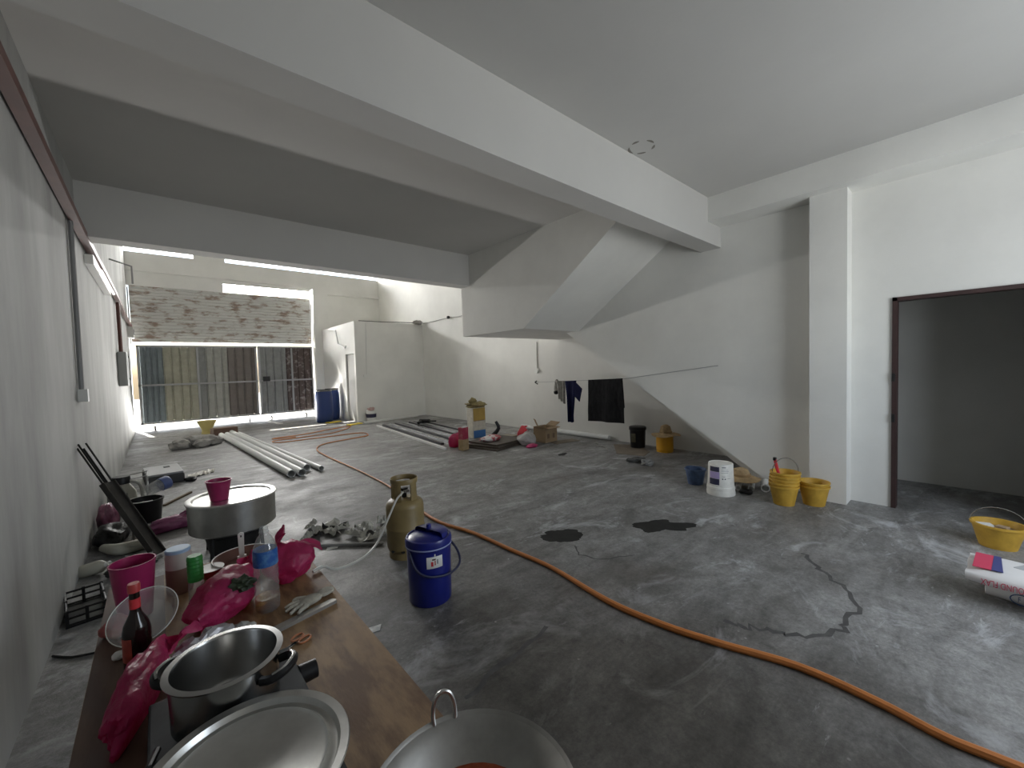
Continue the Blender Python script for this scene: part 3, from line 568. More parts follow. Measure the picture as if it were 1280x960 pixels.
for i, (dy, L, a) in enumerate(((-0.03, 0.055, 200), (-0.012, 0.07, 188), (0.008, 0.07, 178), (0.026, 0.058, 168))):
    MB().tube([(-0.03, dy, 0.012), (-0.03+L*0.6*math.cos(R(a)), dy+L*0.6*math.sin(R(a)), 0.014), (-0.03+L*math.cos(R(a)), dy+L*math.sin(R(a)), 0.009)], [0.010, 0.009, 0.006], 8, 3).build('finger', M_glove, t, True)
MB().tube([(0.0, 0.03, 0.012), (-0.025, 0.055, 0.014), (-0.04, 0.06, 0.009)], [0.011, 0.009, 0.006], 8, 3).build('thumb', M_glove, t, True)
t = thing('scissors', 'orange handled scissors beside the stove', 'scissors', (0.335, 1.655, TZ+0.002), R(30))
for y in (-0.018, 0.018): MB().tube([(0.03+0.024*math.cos(a*math.pi/8), y+0.015*math.sin(a*math.pi/8), 0.005) for a in range(16)], 0.004, 6, closed=True).build('handle', mat('orange_grip', (0.45, 0.16, 0.06), 0.5), t, True)
for s_ in (-1, 1): MB().prism([(0.008, 0.004*s_), (-0.03, 0.008*s_), (-0.028, -0.002*s_), (0.006, -0.006*s_)], 'z', 0.003, 0.006).build('blade', M_steel, t)

# ------------------------------------------------------------------ catering pot behind the table
t = thing('burner_stand', 'black iron burner stand beneath the big aluminium pot', 'burner', (0.44, 4.2, 0))
for z in (0.20,): MB().tube([(0.24*math.cos(a*math.pi/14), 0.24*math.sin(a*math.pi/14), z) for a in range(28)], 0.014, 8, closed=True).build('ring', M_dark, t, True)
for k_ in range(4):
    a = R(45+90*k_); MB().tube([(0.24*math.cos(a), 0.24*math.sin(a), 0.2), (0.25*math.cos(a), 0.25*math.sin(a), 0.0)], 0.014).build('leg', M_dark, t, True)
MB().lathe([(0, 0.02), (0.18, 0.02), (0.21, 0.17), (0.19, 0.17), (0.0, 0.1)], 24).build('wind_shield', M_dark, t, True)
MB().lathe([(0, 0.0), (0.09, 0.0), (0.09, 0.1), (0.0, 0.1)], 20).build('burner_head', M_dark, t, True)
t = thing('catering_pot', 'big round aluminium pot on the floor burner', 'pot', (0.44, 4.2, 0.215))
MB().lathe([(0, 0), (0.295, 0), (0.312, 0.015), (0.315, 0.25), (0.309, 0.25), (0.305, 0.02), (0, 0.008)], 56).build('body', M_alu, t, True)
t = thing('pot_lid', 'flat aluminium lid covering the big pot', 'lid', (0.44, 4.2, 0.467))
MB().lathe([(0, 0.0), (0.272, 0.0), (0.283, 0.012), (0.318, 0.014), (0.328, 0.007), (0.328, 0.0), (0.318, -0.0), (0.28, -0.002), (0, -0.002)], 56).build('plate', mat('bright_aluminium', (0.80, 0.80, 0.79), 0.28, 1.0, var=0.1), t, True)
t = bucket('plastic_cup', 'magenta plastic cup standing on the flat pot lid', 'cup', (0.345, 4.16, 0.469), 0.062, 0.088, 0.165, M_pink, wall=0.004, lip=0.004, lh=0.008)

# ------------------------------------------------------------------ gas cylinder, cooler, hoses
t = thing('gas_cylinder', 'tan gold gas cylinder standing on the floor behind the blue cooler', 'gas cylinder', (1.475, 3.07, 0))
MB().lathe([(0, 0.03), (0.10, 0.03), (0.140, 0.055), (0.150, 0.085), (0.150, 0.228), (0.1525, 0.233), (0.1525, 0.24), (0.150, 0.245), (0.150, 0.40), (0.143, 0.432), (0.118, 0.455), (0.05, 0.468), (0, 0.47)], 48).build('body', M_gas, t, True)
MB().lathe([(0.132, 0.06), (0.136, 0.0), (0.130, 0.0), (0.126, 0.06)], 40).build('foot_ring', M_gas, t, True)
MB().lathe([(0.107, 0.59), (0.111, 0.622), (0.106, 0.63), (0.101, 0.622), (0.101, 0.59)], 40).build('guard_ring', M_gas, t, True)
for a, w in ((20, 34), (120, 34), (215, 30), (290, 34)):
    MB().lathe([(0.110, 0.45), (0.107, 0.60), (0.102, 0.60), (0.105, 0.45), (0.110, 0.45)], 6, arc=(R(a-w/2), R(a+w/2))).build('guard_post', M_gas, t, True)
v_ = MB().lathe([(0, 0.47), (0.02, 0.47), (0.018, 0.52), (0.03, 0.525), (0.03, 0.545), (0, 0.55)], 16).build('valve', M_dark, t, True)
MB().box((-0.02, -0.05, 0.515), (0.02, 0.0, 0.535)).build('regulator', M_grey, v_)
for a in (200, 235): MB().box((0.146*math.cos(R(a))-0.014, 0.146*math.sin(R(a))-0.012, 0.068), (0.146*math.cos(R(a))+0.006, 0.146*math.sin(R(a))+0.006, 0.08)).build('vent_slot', M_black, t)
tag(MB().tube([(1.43, 3.0, 0.53), (1.33, 2.9, 0.52), (1.21, 2.78, 0.45), (1.15, 2.73, 0.40), (1.06, 2.64, 0.35), (0.94, 2.52, 0.345), (0.79, 2.38, 0.385), (0.67, 2.27, 0.44), (0.60, 2.21, 0.503), (0.54, 2.18, 0.506)], 0.0075, 8, 4).build('gas_hose', mat('pale_hose', (0.5, 0.5, 0.46), 0.4), None, True), 'pale gas hose sagging from the cylinder to the table', 'hose')
t = thing('cooler_jug', 'round navy blue cooler jug with lid and swing handle', 'cooler', (1.29, 2.36, 0)); t.scale = (1, 1, 0.965)
MB().lathe([(0, 0), (0.128, 0), (0.136, 0.01), (0.139, 0.20), (0.142, 0.385), (0.0, 0.385)], 48).build('body', M_blue, t, True)
MB().lathe([(0.149, 0.38), (0.1495, 0.384), (0.1495, 0.388), (0.149, 0.392)], 48).build('trim_ring', mat('pale_blue_trim', (0.35, 0.4, 0.62), 0.4), t, True)
l_ = MB().lathe([(0.144, 0.372), (0.149, 0.376), (0.150, 0.42), (0.144, 0.436), (0.134, 0.438), (0.13, 0.430), (0.10, 0.446), (0, 0.45)], 48).build('lid', M_blue, t, True)
MB().lathe([(0.128, 0.43), (0.12, 0.462), (0.10, 0.472), (0, 0.474)], 24, arc=(R(-75), R(105))).build('lid_dome', M_blue, l_, True)
MB().lathe([(0, 0.45), (0.018, 0.45), (0.016, 0.495), (0, 0.50)], 16, (0.02, 0.03, 0)).build('lid_knob', M_blue, l_, True)
MB().tube([(0.15, 0.02, 0.37), (0.185, -0.03, 0.30), (0.19, -0.07, 0.245), (0.155, -0.115, 0.215), (0.07, -0.148, 0.20), (-0.01, -0.148, 0.205), (-0.09, -0.125, 0.225), (-0.138, -0.08, 0.27), (-0.15, -0.02, 0.37)], 0.008, 8, 4).build('handle', mat('handle_navy', (0.015, 0.02, 0.06), 0.4), t, True)
va = math.atan2(-2.36, -1.29)+0.22
st_ = MB().lathe([(0.1425, 0.265), (0.1432, 0.266), (0.1432, 0.34), (0.1425, 0.341)], 12, arc=(va-0.34, va+0.38)).build('sticker', M_white, t, True)
for i, (da, z0, z1, w, mm) in enumerate(((-0.1, 0.28, 0.31, 0.10, 'red_print'), (0.03, 0.285, 0.315, 0.05, 'label_red'), (0.14, 0.29, 0.32, 0.04, 'handle_navy'), (-0.02, 0.318, 0.328, 0.16, 'stained_ply'), (0.03, 0.341, 0.358, 0.05, 'white_plastic'))):
    MB().lathe([(0.1434, z0), (0.1438, z0+0.001), (0.1438, z1-0.001), (0.1434, z1)], 4, arc=(va+da-w/2, va+da+w/2)).build('sticker_mark', MATS[mm], st_, True)

hp = [(2.25, -0.11), (2.23, 0.07), (2.26, 0.26), (2.26, 0.55), (2.16, 0.87), (2.09, 1.15), (2.06, 1.51), (2.12, 2.05), (2.1, 2.47), (2.08, 2.99), (2.0, 3.57), (2.17, 4.85), (2.22, 6.07), (2.21, 7.54), (2.27, 8.42), (2.56, 8.96), (3.22, 9.18), (3.63, 9.32), (3.65, 9.85), (2.75, 9.91), (1.95, 9.97), (1.91, 10.31), (2.52, 10.36), (3.29, 10.49), (3.95, 11.3), (3.5, 11.2), (2.6, 10.8), (2.05, 10.75), (1.95, 10.62), (2.4, 10.55)]
tag(MB().tube([(2.35, -0.9, 0.018)]+[(x, y, 0.017) for x, y in hp], [0.019]+[0.018 if y < 2 else (0.015 if y < 4 else 0.011) for x, y in hp], 8, 5).build('rubber_hose', M_orange, None, True), 'long orange hose snaking across the concrete floor to a far coil', 'hose')

# ------------------------------------------------------------------ wet patches and seams on the floor
M_wet = mat('wet_patch', (0.03, 0.03, 0.028), 0.6, var=0.3, scale=9, spec=0.12)
def patch(name, label, c, rx, ry, rz, seed, lobes=0.35):
    b = MB(); P = []; m2 = Matrix.Rotation(rz, 2)
    for i in range(48):
        a = 2*math.pi*i/48; k = 1+lobes*noise.noise(Vector((math.cos(a)*1.6, math.sin(a)*1.6, seed)))+0.16*noise.noise(Vector((math.cos(a)*5, math.sin(a)*5, seed)))
        q = m2 @ Vector((rx*k*math.cos(a), ry*k*math.sin(a))); P.append((c[0]+q.x, c[1]+q.y))
    b.prism(P, 'z', 0.0, 0.0015); return tag(b.build(name, M_wet), label, 'wet patch')
patch('wet_patch', 'left dark wet patch on the floor near the hose', (2.63, 2.39), 0.19, 0.13, R(-35), 1.0)
patch('wet_patch', 'right ragged dark wet patch in the middle of the floor', (3.40, 1.92), 0.25, 0.15, R(-40), 4.0, 0.7)
def seam(label, pts, w):
    P = [Vector((x, y, 0)) for x, y in pts]; n_ = len(P)
    L = []; Rr = []
    for i, p in enumerate(P):
        d = (P[min(i+1, n_-1)]-P[max(i-1, 0)]).normalized(); nn = Vector((-d.y, d.x, 0)); ww = w*(0.5+0.9*abs(noise.noise(Vector((i*1.3, 0, w*50))))) ; L.append(p+nn*ww); Rr.append(p-nn*ww)
    b = MB(); 
    for i in range(n_-1): b.bm.faces.new([b.bm.verts.new(q+Vector((0, 0, 0.0008))) for q in (L[i], L[i+1], Rr[i+1], Rr[i])])
    return tag(b.build('floor_stain', mat('floor_stain', (0.115, 0.113, 0.112), 0.65, var=0.35, scale=14, spec=0.2)), label, 'stain')
def dense(pts, k=4, j=0.02):
    out = []
    for a, b_ in zip(pts, pts[1:]):
        for i in range(k): u = i/k; out.append((a[0]+(b_[0]-a[0])*u+random.uniform(-j, j), a[1]+(b_[1]-a[1])*u+random.uniform(-j, j)))
    return out+[pts[-1]]
seam('curved dark stain line on the right of the floor', dense([(3.69, 0.89), (3.45, 0.69), (3.19, 0.47), (2.86, 0.46), (2.71, 0.49), (2.51, 0.68), (2.44, 0.81), (2.4, 0.95)], 6, 0.03), 0.02)
seam('straight dark trail on the floor beyond the wok', dense([(0.98, 1.5), (1.32, 1.58), (1.62, 1.62)], 6, 0.02), 0.02)
seam('thin dark curl on the floor below the left wet patch', dense([(2.55, 2.2), (2.45, 2.05), (2.5, 1.9), (2.75, 1.75)], 4, 0.012), 0.008)

# ------------------------------------------------------------------ right hand cluster
t0 = bucket('rubber_bucket', 'bottom yellow builder bucket of the taller nested stack', 'bucket', (4.83, 1.305, 0), 0.092, 0.127, 0.20, M_yel, 0, 'nested yellow buckets')
names = ['second from bottom', 'third from bottom', 'fourth from bottom']
for i in range(4):
    tb = dup(t0, (4.83+0.004*(i % 2), 1.305-0.004*i, 0.035*(i+1)), 0.3*i, '%s yellow builder bucket of the taller nested stack' % (names[i] if i < 3 else 'topmost'))
tb.rotation_euler = (0, 0, R(-45)); MB().tube([(0.131*math.cos(math.pi*i/12), 0.0, 0.19+0.15*math.sin(math.pi*i/12)) for i in range(13)], 0.004, 6, 2).build('bail_wire', M_steel, tb, True)
t = thing('hand_tool', 'red handled tool standing in the topmost yellow bucket', 'tool', (4.80, 1.33, 0.168))
MB().tube([(0.0, 0.0, 0.10), (-0.01, 0.03, 0.22), (-0.02, 0.04, 0.295)], [0.012, 0.017, 0.013], 8, 3).build('grip', M_red, t, True); MB().tube([(0, 0, 0), (0, 0, 0.11)], 0.008).build('shaft', M_steel, t)
MB().box((-0.035, 0.03, 0.285), (0.0, 0.055, 0.315)).build('end_cap', M_black, t)
dup(t0, (5.02, 1.09, 0), 0.5, 'lower yellow builder bucket of the short stack by the pillar')
dup(t0, (5.02, 1.09, 0.04), 0.9, 'upper yellow builder bucket of the short stack by the pillar')
t = thing('paint_pail', 'white paint pail upside down with lilac and navy label', 'pail', (4.75, 1.90, 0))
MB().lathe([(0, 0.345), (0.115, 0.345), (0.122, 0.352), (0.127, 0.345), (0.136, 0.10), (0.143, 0.095), (0.146, 0.07), (0.142, 0.065), (0.148, 0.03), (0.146, 0.0), (0.12, 0.0)], 40).build('body', mat('pail_white', (0.76, 0.75, 0.70), 0.45, var=0.15, scale=14), t, True)
pa = math.atan2(-1.9, -4.75)
for z0, z1, a0, a1, mm in ((0.27, 0.325, -0.95, -0.1, mat('navy_print', (0.03, 0.03, 0.07))), (0.195, 0.268, -0.95, -0.08, mat('lilac_print', (0.42, 0.34, 0.60))), (0.125, 0.193, -0.95, -0.1, MATS['navy_print'])):
    f = lambda z: 0.136-0.009*(z-0.1)/0.245+0.001
    MB().lathe([(f(z0)-0.001, z0), (f(z0), z0+0.001), (f(z1), z1-0.001), (f(z1)-0.001, z1)], 10, arc=(pa+a0, pa+a1)).build('label_band', mm, t, True)
for z, a0, a1, hh in ((0.318, 0.1, 0.42, 0.008), (0.295, 0.05, 0.6, 0.003), (0.28, 0.05, 0.65, 0.003), (0.262, 0.05, 0.6, 0.003), (0.22, 0.1, 0.35, 0.004), (0.19, 0.1, 0.2, 0.012), (0.19, 0.3, 0.4, 0.012), (0.2, 0.5, 0.8, 0.003)):
    MB().lathe([(f(z)-0.001, z), (f(z), z+0.0005), (f(z), z+hh)], 6, arc=(pa+a0, pa+a1)).build('print_line', MATS['navy_print'], t)
t = bucket('basin', 'blue plastic bucket in the stair shadow behind the paint pail', 'bucket', (4.93, 2.27, 0), 0.085, 0.115, 0.19, mat('worn_blue', (0.07, 0.12, 0.24), 0.5, var=0.5, scale=12), bail=(R(10), 0))
def hat(label, loc, r, h, seed):
    t = thing('straw_hat', label, 'hat', loc)
    b = MB().lathe([(0, h), (0.035, h*0.98), (0.072, h*0.85), (0.095, h*0.35), (0.10, 0.03), (0.13, 0.02), (r*0.8, 0.012), (r, 0.0), (r, -0.004), (0.10, 0.018), (0.088, 0.03), (0, 0.03)], 36)
    for v in b.bm.verts:
        q = math.hypot(v.co.x, v.co.y)
        if q > 0.11: v.co.z += (q-0.1)*0.28*noise.noise(Vector((v.co.x*6, v.co.y*6, seed)))
        else: v.co += Vector((noise.noise(v.co*12+Vector((seed, 0, 0))), noise.noise(v.co*12+Vector((0, seed, 0))), 0))*0.012
    b.build('crown_and_brim', M_straw, t, True); MB().lathe([(0.0985, 0.03), (0.102, 0.032), (0.101, 0.055), (0.097, 0.057)], 30).build('band', mat('hat_band', (0.36, 0.24, 0.12), 0.9), t, True)
    return t
hat('straw hat lying on pipe offcuts beside the white paint pail', (5.16, 1.83, 0.105), 0.20, 0.125, 3.0)
for i, (x, y, r, L, lab) in enumerate(((5.11, 1.56, 0.045, 0.26, 'thickest white pipe offcut under the straw hat'), (5.03, 1.68, 0.033, 0.26, 'middle white pipe offcut under the straw hat'), (4.98, 1.80, 0.03, 0.24, 'thin white pipe offcut next to the paint pail'))):
    d = Vector((0.96, 0.28, 0)); rot = d.to_track_quat('Z', 'Y').to_matrix()
    tag(MB().lathe([(r, 0), (r, L), (r*0.8, L), (r*0.8, 0), (r, 0)], 24, (x, y, r+0.001), rot).build('pipe_offcut', M_pvc, None, True), lab, 'pipe', 'pipe offcuts under the straw hat')
tag(MB().tube([(4.93+0.05*math.cos(a*math.pi/8), 1.70+0.05*math.sin(a*math.pi/8), 0.022+0.006*math.sin(a)) for a in range(16)], 0.02, 8, closed=True).build('rubber_ring', M_black, None, True), 'black rubber ring lying before the pipe offcuts', 'ring')

t = bucket('pail', 'black lidded plastic pail on cardboard by the party wall', 'pail', (6.42, 3.985, 0.008), 0.125, 0.137, 0.345, M_black)
MB().lathe([(0, 0.372), (0.13, 0.372), (0.148, 0.362), (0.15, 0.315), (0.142, 0.312), (0.142, 0.345), (0, 0.345)], 36).build('lid', M_black, t, True)
MB().lathe([(0.1345, 0.10), (0.137, 0.105), (0.138, 0.25), (0.136, 0.255)], 8, arc=(math.atan2(-3.985, -6.42)-0.75, math.atan2(-3.985, -6.42)-0.05)).build('label', mat('olive_label', (0.10, 0.09, 0.05), 0.6, var=0.4, scale=30), t, True).rotation_euler = (0, 0, R(-12))
t = thing('pail', 'bright yellow pail under a straw hat by the party wall', 'pail', (6.40, 3.46, 0))
MB().lathe([(0, 0), (0.13, 0), (0.134, 0.01), (0.135, 0.045), (0.138, 0.05), (0.136, 0.06), (0.136, 0.26), (0.12, 0.275), (0, 0.275)], 36).build('body', M_yelp, t, True)
MB().lathe([(0.136, 0.255), (0.141, 0.258), (0.141, 0.272), (0.12, 0.277)], 36).build('rim', M_yelp, t, True)
hat('floppy straw hat resting on top of the yellow pail', (6.43, 3.455, 0.283), 0.235, 0.17, 8.0)
t = tag(MB().prism([(6.35, 4.45), (5.72, 3.95), (5.85, 3.52), (6.2, 3.62), (6.6, 4.1)], 'z', 0.0, 0.006).build('cardboard_sheet', mat('dusty_cardboard', (0.24, 0.20, 0.155), 0.9, var=0.25, scale=5)), 'flattened brown cardboard sheet under the black pail', 'cardboard')
for i, (c, sc, rz, lab) in enumerate((((5.43, 3.40, 0.03), (0.15, 0.07, 0.04), -0.8, 'dark grey work rag folded on the floor before the cardboard'), ((5.40, 3.2, 0.03), (0.10, 0.08, 0.05), 0.4, 'light grey cement rag beside the dark grey rag'))):
    tag(MB().blob(c, sc, 60+i, 0.35, 2, 4, 0.0, 0.12, rz).build('rag', (mat('dark_rag', (0.10, 0.10, 0.095), 0.9, var=0.3, scale=20), mat('light_rag', (0.30, 0.30, 0.29), 0.9, var=0.4, scale=20))[i], None, True), lab, 'rag')
tag(MB().tube([(6.25, 4.78, 0.012), (6.1, 4.62, 0.02), (6.02, 4.6, 0.012), (6.0, 4.38, 0.02), (5.8, 4.2, 0.014)], 0.012, 6, 3).build('twisted_strip', M_cloth), 'twisted pale strip lying left of the cardboard sheet', 'strip')

# right edge: bucket with offcuts, two bags
t = bucket('rubber_bucket', 'yellow builder bucket with wood blocks by the doorway', 'bucket', (4.84, -0.12, 0), 0.10, 0.142, 0.18, M_yel, R(90), None, (R(125), 1))
tag(MB().box((4.76, -0.09, 0.14), (4.82, -0.01, 0.175), R(20)).build('block', M_white), 'pale square block lying in the yellow bucket by the doorway', 'block')
tag(MB().box((4.80, -0.17, 0.135), (4.86, -0.11, 0.165), R(-20)).build('block', mat('tan_block', (0.35, 0.25, 0.15), 0.8)), 'tan wood block lying in the yellow bucket by the doorway', 'block')
tag(MB().lathe([(0, 0), (0.092, 0), (0.118, 0.118), (0.0, 0.122)], 28, (4.84, -0.12, 0.013)).build('mortar', mat('mortar', (0.22, 0.16, 0.09), 0.9, var=0.4, scale=20), None, True), 'dried mortar filling the yellow bucket by the doorway', 'mortar')
def sack(label, loc, w, L, h, rz, seed):
    t = thing('cement_bag', label, 'bag', loc, rz)
    b2 = bmesh.new(); bmesh.ops.create_cube(b2, size=1); bmesh.ops.subdivide_edges(b2, edges=b2.edges, cuts=9, use_grid_fill=True)
    b = MB(); vm = {}
    for v in b2.verts:
        x, y, z = v.co; px = 1-abs(2*x)**4*0.0; e = max(abs(2*x)**6, abs(2*y)**8)
        zz = z*h*(1-0.55*e)+h/2; xx = x*w*(1-0.05*abs(2*z)**2); yy = y*L
        q = Vector((xx, yy, zz)); k = 0.012*noise.noise(q*9+Vector((seed, 0, 0))); q += Vector((k, k, k*0.8))
        q.z = max(q.z, 0.0); vm[v] = b.bm.verts.new(q)
    for f_ in b2.faces: b.bm.faces.new([vm[v] for v in f_.verts])
    b2.free(); b.build('sack', mat('sack_white', (0.74, 0.73, 0.72), 0.55, bump=0.4, bscale=14), t, True)
    return t
def printed(t, pts, z, m, name, thick=0.003): MB().prism(pts, 'z', z-0.011, z-0.011+thick).build(name, m, t)
t = sack('white compound bag lying lower of the two on the floor', (3.90, -0.42, 0), 0.37, 0.72, 0.105, R(-4), 2.0)
ring = MB().tube([(-0.191, 0.22+0.045*math.cos(a*math.pi/12), 0.052+0.03*math.sin(a*math.pi/12)) for a in range(24)], 0.003, 6, closed=True).build('logo_oval', mat('logo_blue', (0.05, 0.10, 0.22), 0.5), t)
for i_, ch in enumerate('FS'): text('logo_letter', ch, 0.042, MATS['logo_blue'], t, Matrix.Translation((-0.193, 0.231-0.022*i_, 0.052)) @ Matrix(((0, 0, -1, 0), (-0.6, 0, 0, 0), (0, 1, 0, 0), (0, 0, 0, 1))))
t = sack('red and blue printed compound bag lying on the other bag', (3.79, -0.345, 0.106), 0.37, 0.74, 0.105, R(-3), 5.0)
printed(t, [(-0.14, 0.27), (0.13, 0.27), (0.13, 0.345), (-0.14, 0.345)], 0.116, mat('sack_red', (0.60, 0.06, 0.12), 0.5), 'red_panel')
printed(t, [(-0.14, 0.225), (0.13, 0.24), (0.13, 0.27), (-0.14, 0.27)], 0.117, mat('sack_blue', (0.06, 0.07, 0.22), 0.5), 'blue_panel')
printed(t, [(-0.08, 0.0), (0.06, 0.02), (0.1, 0.14), (0.0, 0.19)], 0.117, mat('sack_grey', (0.42, 0.43, 0.44), 0.5), 'grey_picture')
for wd, yy in (('FLAX', 0.275), ('COMPOUND', 0.15)):
    text('sack_lettering', wd, 0.052, MATS['sack_red'], t, Matrix.Translation((-0.193, yy, 0.047)) @ Matrix(((0, 0, -1, 0), (0.55, 0, 0, 0), (0, -1, 0, 0), (0, 0, 0, 1))))

# ------------------------------------------------------------------ middle cluster by the party wall
M_bar = mat('dark_bar', (0.12, 0.12, 0.13), 0.3, 0.9, var=0.35, scale=3)
order = ['nearest', 'second', 'third', 'fourth', 'fifth', 'sixth', 'seventh', 'farthest']
for i in range(8):
    yn = 6.5 if i == 0 else (6.95 if i < 5 else 7.55)
    tag(MB().beam((3.98+0.2*i+0.02*(yn-6.5), yn, 0.022), (4.43+0.19*i, 10.75-0.05*(i % 3), 0.022), 0.045 if i == 0 else 0.07, 0.04).build('steel_bar', (mat('white_bar', (0.75, 0.75, 0.74), 0.4) if i == 0 else (M_bar if i % 2 else mat('bright_bar', (0.72, 0.73, 0.75), 0.25, 0.9)))), '%s%s long %s bar in the row of bars on the floor' % (order[i], '' if i in (0, 7) else ' nearest', 'white' if i == 0 else ('dark' if i % 2 else 'bright steel')), 'metal bar', 'row of metal bars')
t = thing('power_drill', 'black power drill lying across the metal bars', 'drill', (5.38, 9.75, 0.043), R(-50))
MB().tube([(-0.16, 0, 0.08), (0.12, 0, 0.08)], 0.055, 12).build('body', M_black, t, True); MB().tube([(-0.1, 0, 0.08), (-0.14, -0.16, 0.05)], 0.04, 10).build('handle', M_black, t, True); MB().tube([(0.12, 0, 0.08), (0.3, 0, 0.08)], 0.018, 8).build('chuck', M_dark, t, True)
M_pan = mat('dark_board', (0.085, 0.065, 0.05), 0.6, var=0.4, scale=6)
for i, (dx, dy, rz, lab) in enumerate(((0, 0, 12, 'bottom dark board of the flat stack by the red sack'), (0.04, 0.03, 15, 'middle dark board of the flat stack by the red sack'), (0.10, 0.07, 8, 'top dark board of the flat stack by the red sack'))):
    z = 0.034*i; tag(MB().box((4.42+dx, 5.72+dy, z), (5.35+dx*0.3, 6.46+dy, z+0.03), R(rz)).build('board', M_pan), lab, 'board', 'stack of dark boards')
t = thing('tile_sack', 'open white and yellow paper sack with blue base standing upright', 'sack', (5.0, 7.03, 0))
m_y = mat('sack_yellow', (0.52, 0.35, 0.09), 0.7, var=0.2); 
MB().box((0, 0, 0), (0.34, 0.22, 0.66)).build('body', mat('sack_offwhite', (0.66, 0.62, 0.52), 0.7, var=0.25, scale=12), t, bevel=0.015)
MB().box((0.015, -0.004, 0.38), (0.325, 0.0, 0.645)).build('yellow_panel', m_y, t); MB().box((0.015, -0.004, 0.01), (0.325, 0.0, 0.17)).build('blue_panel', mat('sack_base_blue', (0.05, 0.16, 0.38), 0.6), t)
MB().box((0.02, -0.006, 0.37), (0.3, -0.004, 0.385)).build('brown_line', M_card, t)
t = tag(MB().blob((5.17, 7.13, 0.705), (0.24, 0.17, 0.07), 71, 0.35, 1.8, 4, 0.662, 0.12, 0.1).blob((5.06, 7.10, 0.78), (0.09, 0.07, 0.09), 73, 0.4, 2, 3, 0.70).build('burlap_cloth', mat('olive_cloth', (0.26, 0.21, 0.09), 0.9, var=0.4, scale=14, bump=0.6), None, True), 'olive yellow cloth draped over the standing paper sack', 'cloth')
t = thing('grout_sack', 'red and brown paper sack standing at the end of the bars', 'sack', (4.16, 6.16, 0), R(12))
MB().box((-0.02, 0, 0), (0.14, 0.12, 0.2)).build('base', mat('kraft', (0.42, 0.30, 0.16), 0.8, var=0.3, scale=16), t, bevel=0.012); MB().box((-0.018, 0.002, 0.2), (0.138, 0.118, 0.42)).build('upper', mat('sack_crimson', (0.36, 0.03, 0.07), 0.5, col2=(0.5, 0.2, 0.2), scale=9, lo=0.3, hi=0.5), t, bevel=0.012)
MB().box((-0.02, 0.0, 0.42), (0.10, 0.03, 0.45)).build('folded_top', M_white, t)
bag('plastic_bag', 'small pink plastic bag behind the red paper sack', (4.28, 6.62, 0), (0.16, 0.13, 0.15), 14, M_bag, 0.4, 'plastic bag', 1, 3)
bag('plastic_bag', 'red and white packet bag on top of the dark boards', (4.83, 6.2, 0.103), (0.27, 0.15, 0.055), 15, mat('red_white_film', (0.42, 0.03, 0.05), 0.4, col2=(0.7, 0.66, 0.64), scale=6, lo=0.45, hi=0.52), 0.3, 'plastic bag', 0, 4)
bag('plastic_bag', 'clear white plastic bag between the boards and the carton', (5.33, 5.72, 0), (0.2, 0.17, 0.14), 16, mat('milky_film', (0.6, 0.58, 0.56), 0.35, var=0.35, scale=9, trl=0.2), 0.6, 'plastic bag', 1, 4)
bag('plastic_bag', 'small flat magenta bag in front of the white plastic bag', (5.2, 5.44, 0), (0.15, 0.08, 0.04), 17, mat('magenta_film', (0.5, 0.03, 0.14), 0.35), 0.2, 'plastic bag', 0, 3)
bag('plastic_bag', 'bright red bag on the floor behind the white plastic bag', (5.6, 6.12, 0), (0.13, 0.12, 0.17), 18, mat('bright_red_film', (0.7, 0.05, 0.07), 0.35), 0.2, 'plastic bag', 1, 3)
tag(MB().tube([(5.45, 6.95, 0.012), (5.55, 6.85, 0.18), (5.5, 6.88, 0.33)], [0.05, 0.04, 0.03], 8, 3).build('boot', M_black), 'dark rubber boot standing beside the blue sack base', 'boot')
tag(MB().box((5.32, 6.5, 0.0), (5.82, 6.8, 0.03), R(10)).build('wood_offcut', mat('grey_wood', (0.32, 0.29, 0.24), 0.8)), 'thin pale board lying behind the red packet bag', 'board')
t = thing('carton', 'open brown cardboard carton with raised flaps by the wall pipe', 'box', (5.64, 5.52, 0))
w = 0.33; h = 0.30
for nm, a, b_ in (('wall', (0, 0, 0), (w, 0.006, h)), ('wall', (0, w-0.006, 0), (w, w, h)), ('wall', (0, 0.006, 0), (0.006, w-0.006, h)), ('wall', (w-0.006, 0.006, 0), (w, w-0.006, h)), ('base', (0.006, 0.006, 0), (w-0.006, w-0.006, 0.006))): MB().box(a, b_).build(nm, M_card, t)
MB().beam((0.0, w/2, h), (-0.09, w/2, h+0.02), w, 0.005).build('flap', M_card, t); MB().beam((w/2, 0, h), (w/2, -0.1, h-0.015), w, 0.005).build('flap', M_card, t)
MB().beam((w, w/2, h), (w+0.12, w/2-0.02, h+0.07), w*0.9, 0.005).build('flap', M_card, t); MB().beam((0.11, w-0.003, h), (0.06, w+0.03, h+0.14), 0.22, 0.005).build('flap', M_card, t)
for x in (0.05, 0.2): MB().box((x, -0.0015, 0.08), (x+0.06, 0, 0.17)).build('printed_mark', mat('carton_print', (0.16, 0.10, 0.06)), t)
tag(MB().box((5.72, 5.22, 0), (6.3, 5.5, 0.006), R(-12)).build('cardboard_sheet', MATS['dusty_cardboard']), 'small flat cardboard piece beside the open carton', 'cardboard')
patch('wet_patch', 'tiny dark spot on the floor in front of the carton', (5.1, 4.6), 0.11, 0.06, 0.3, 9.0)

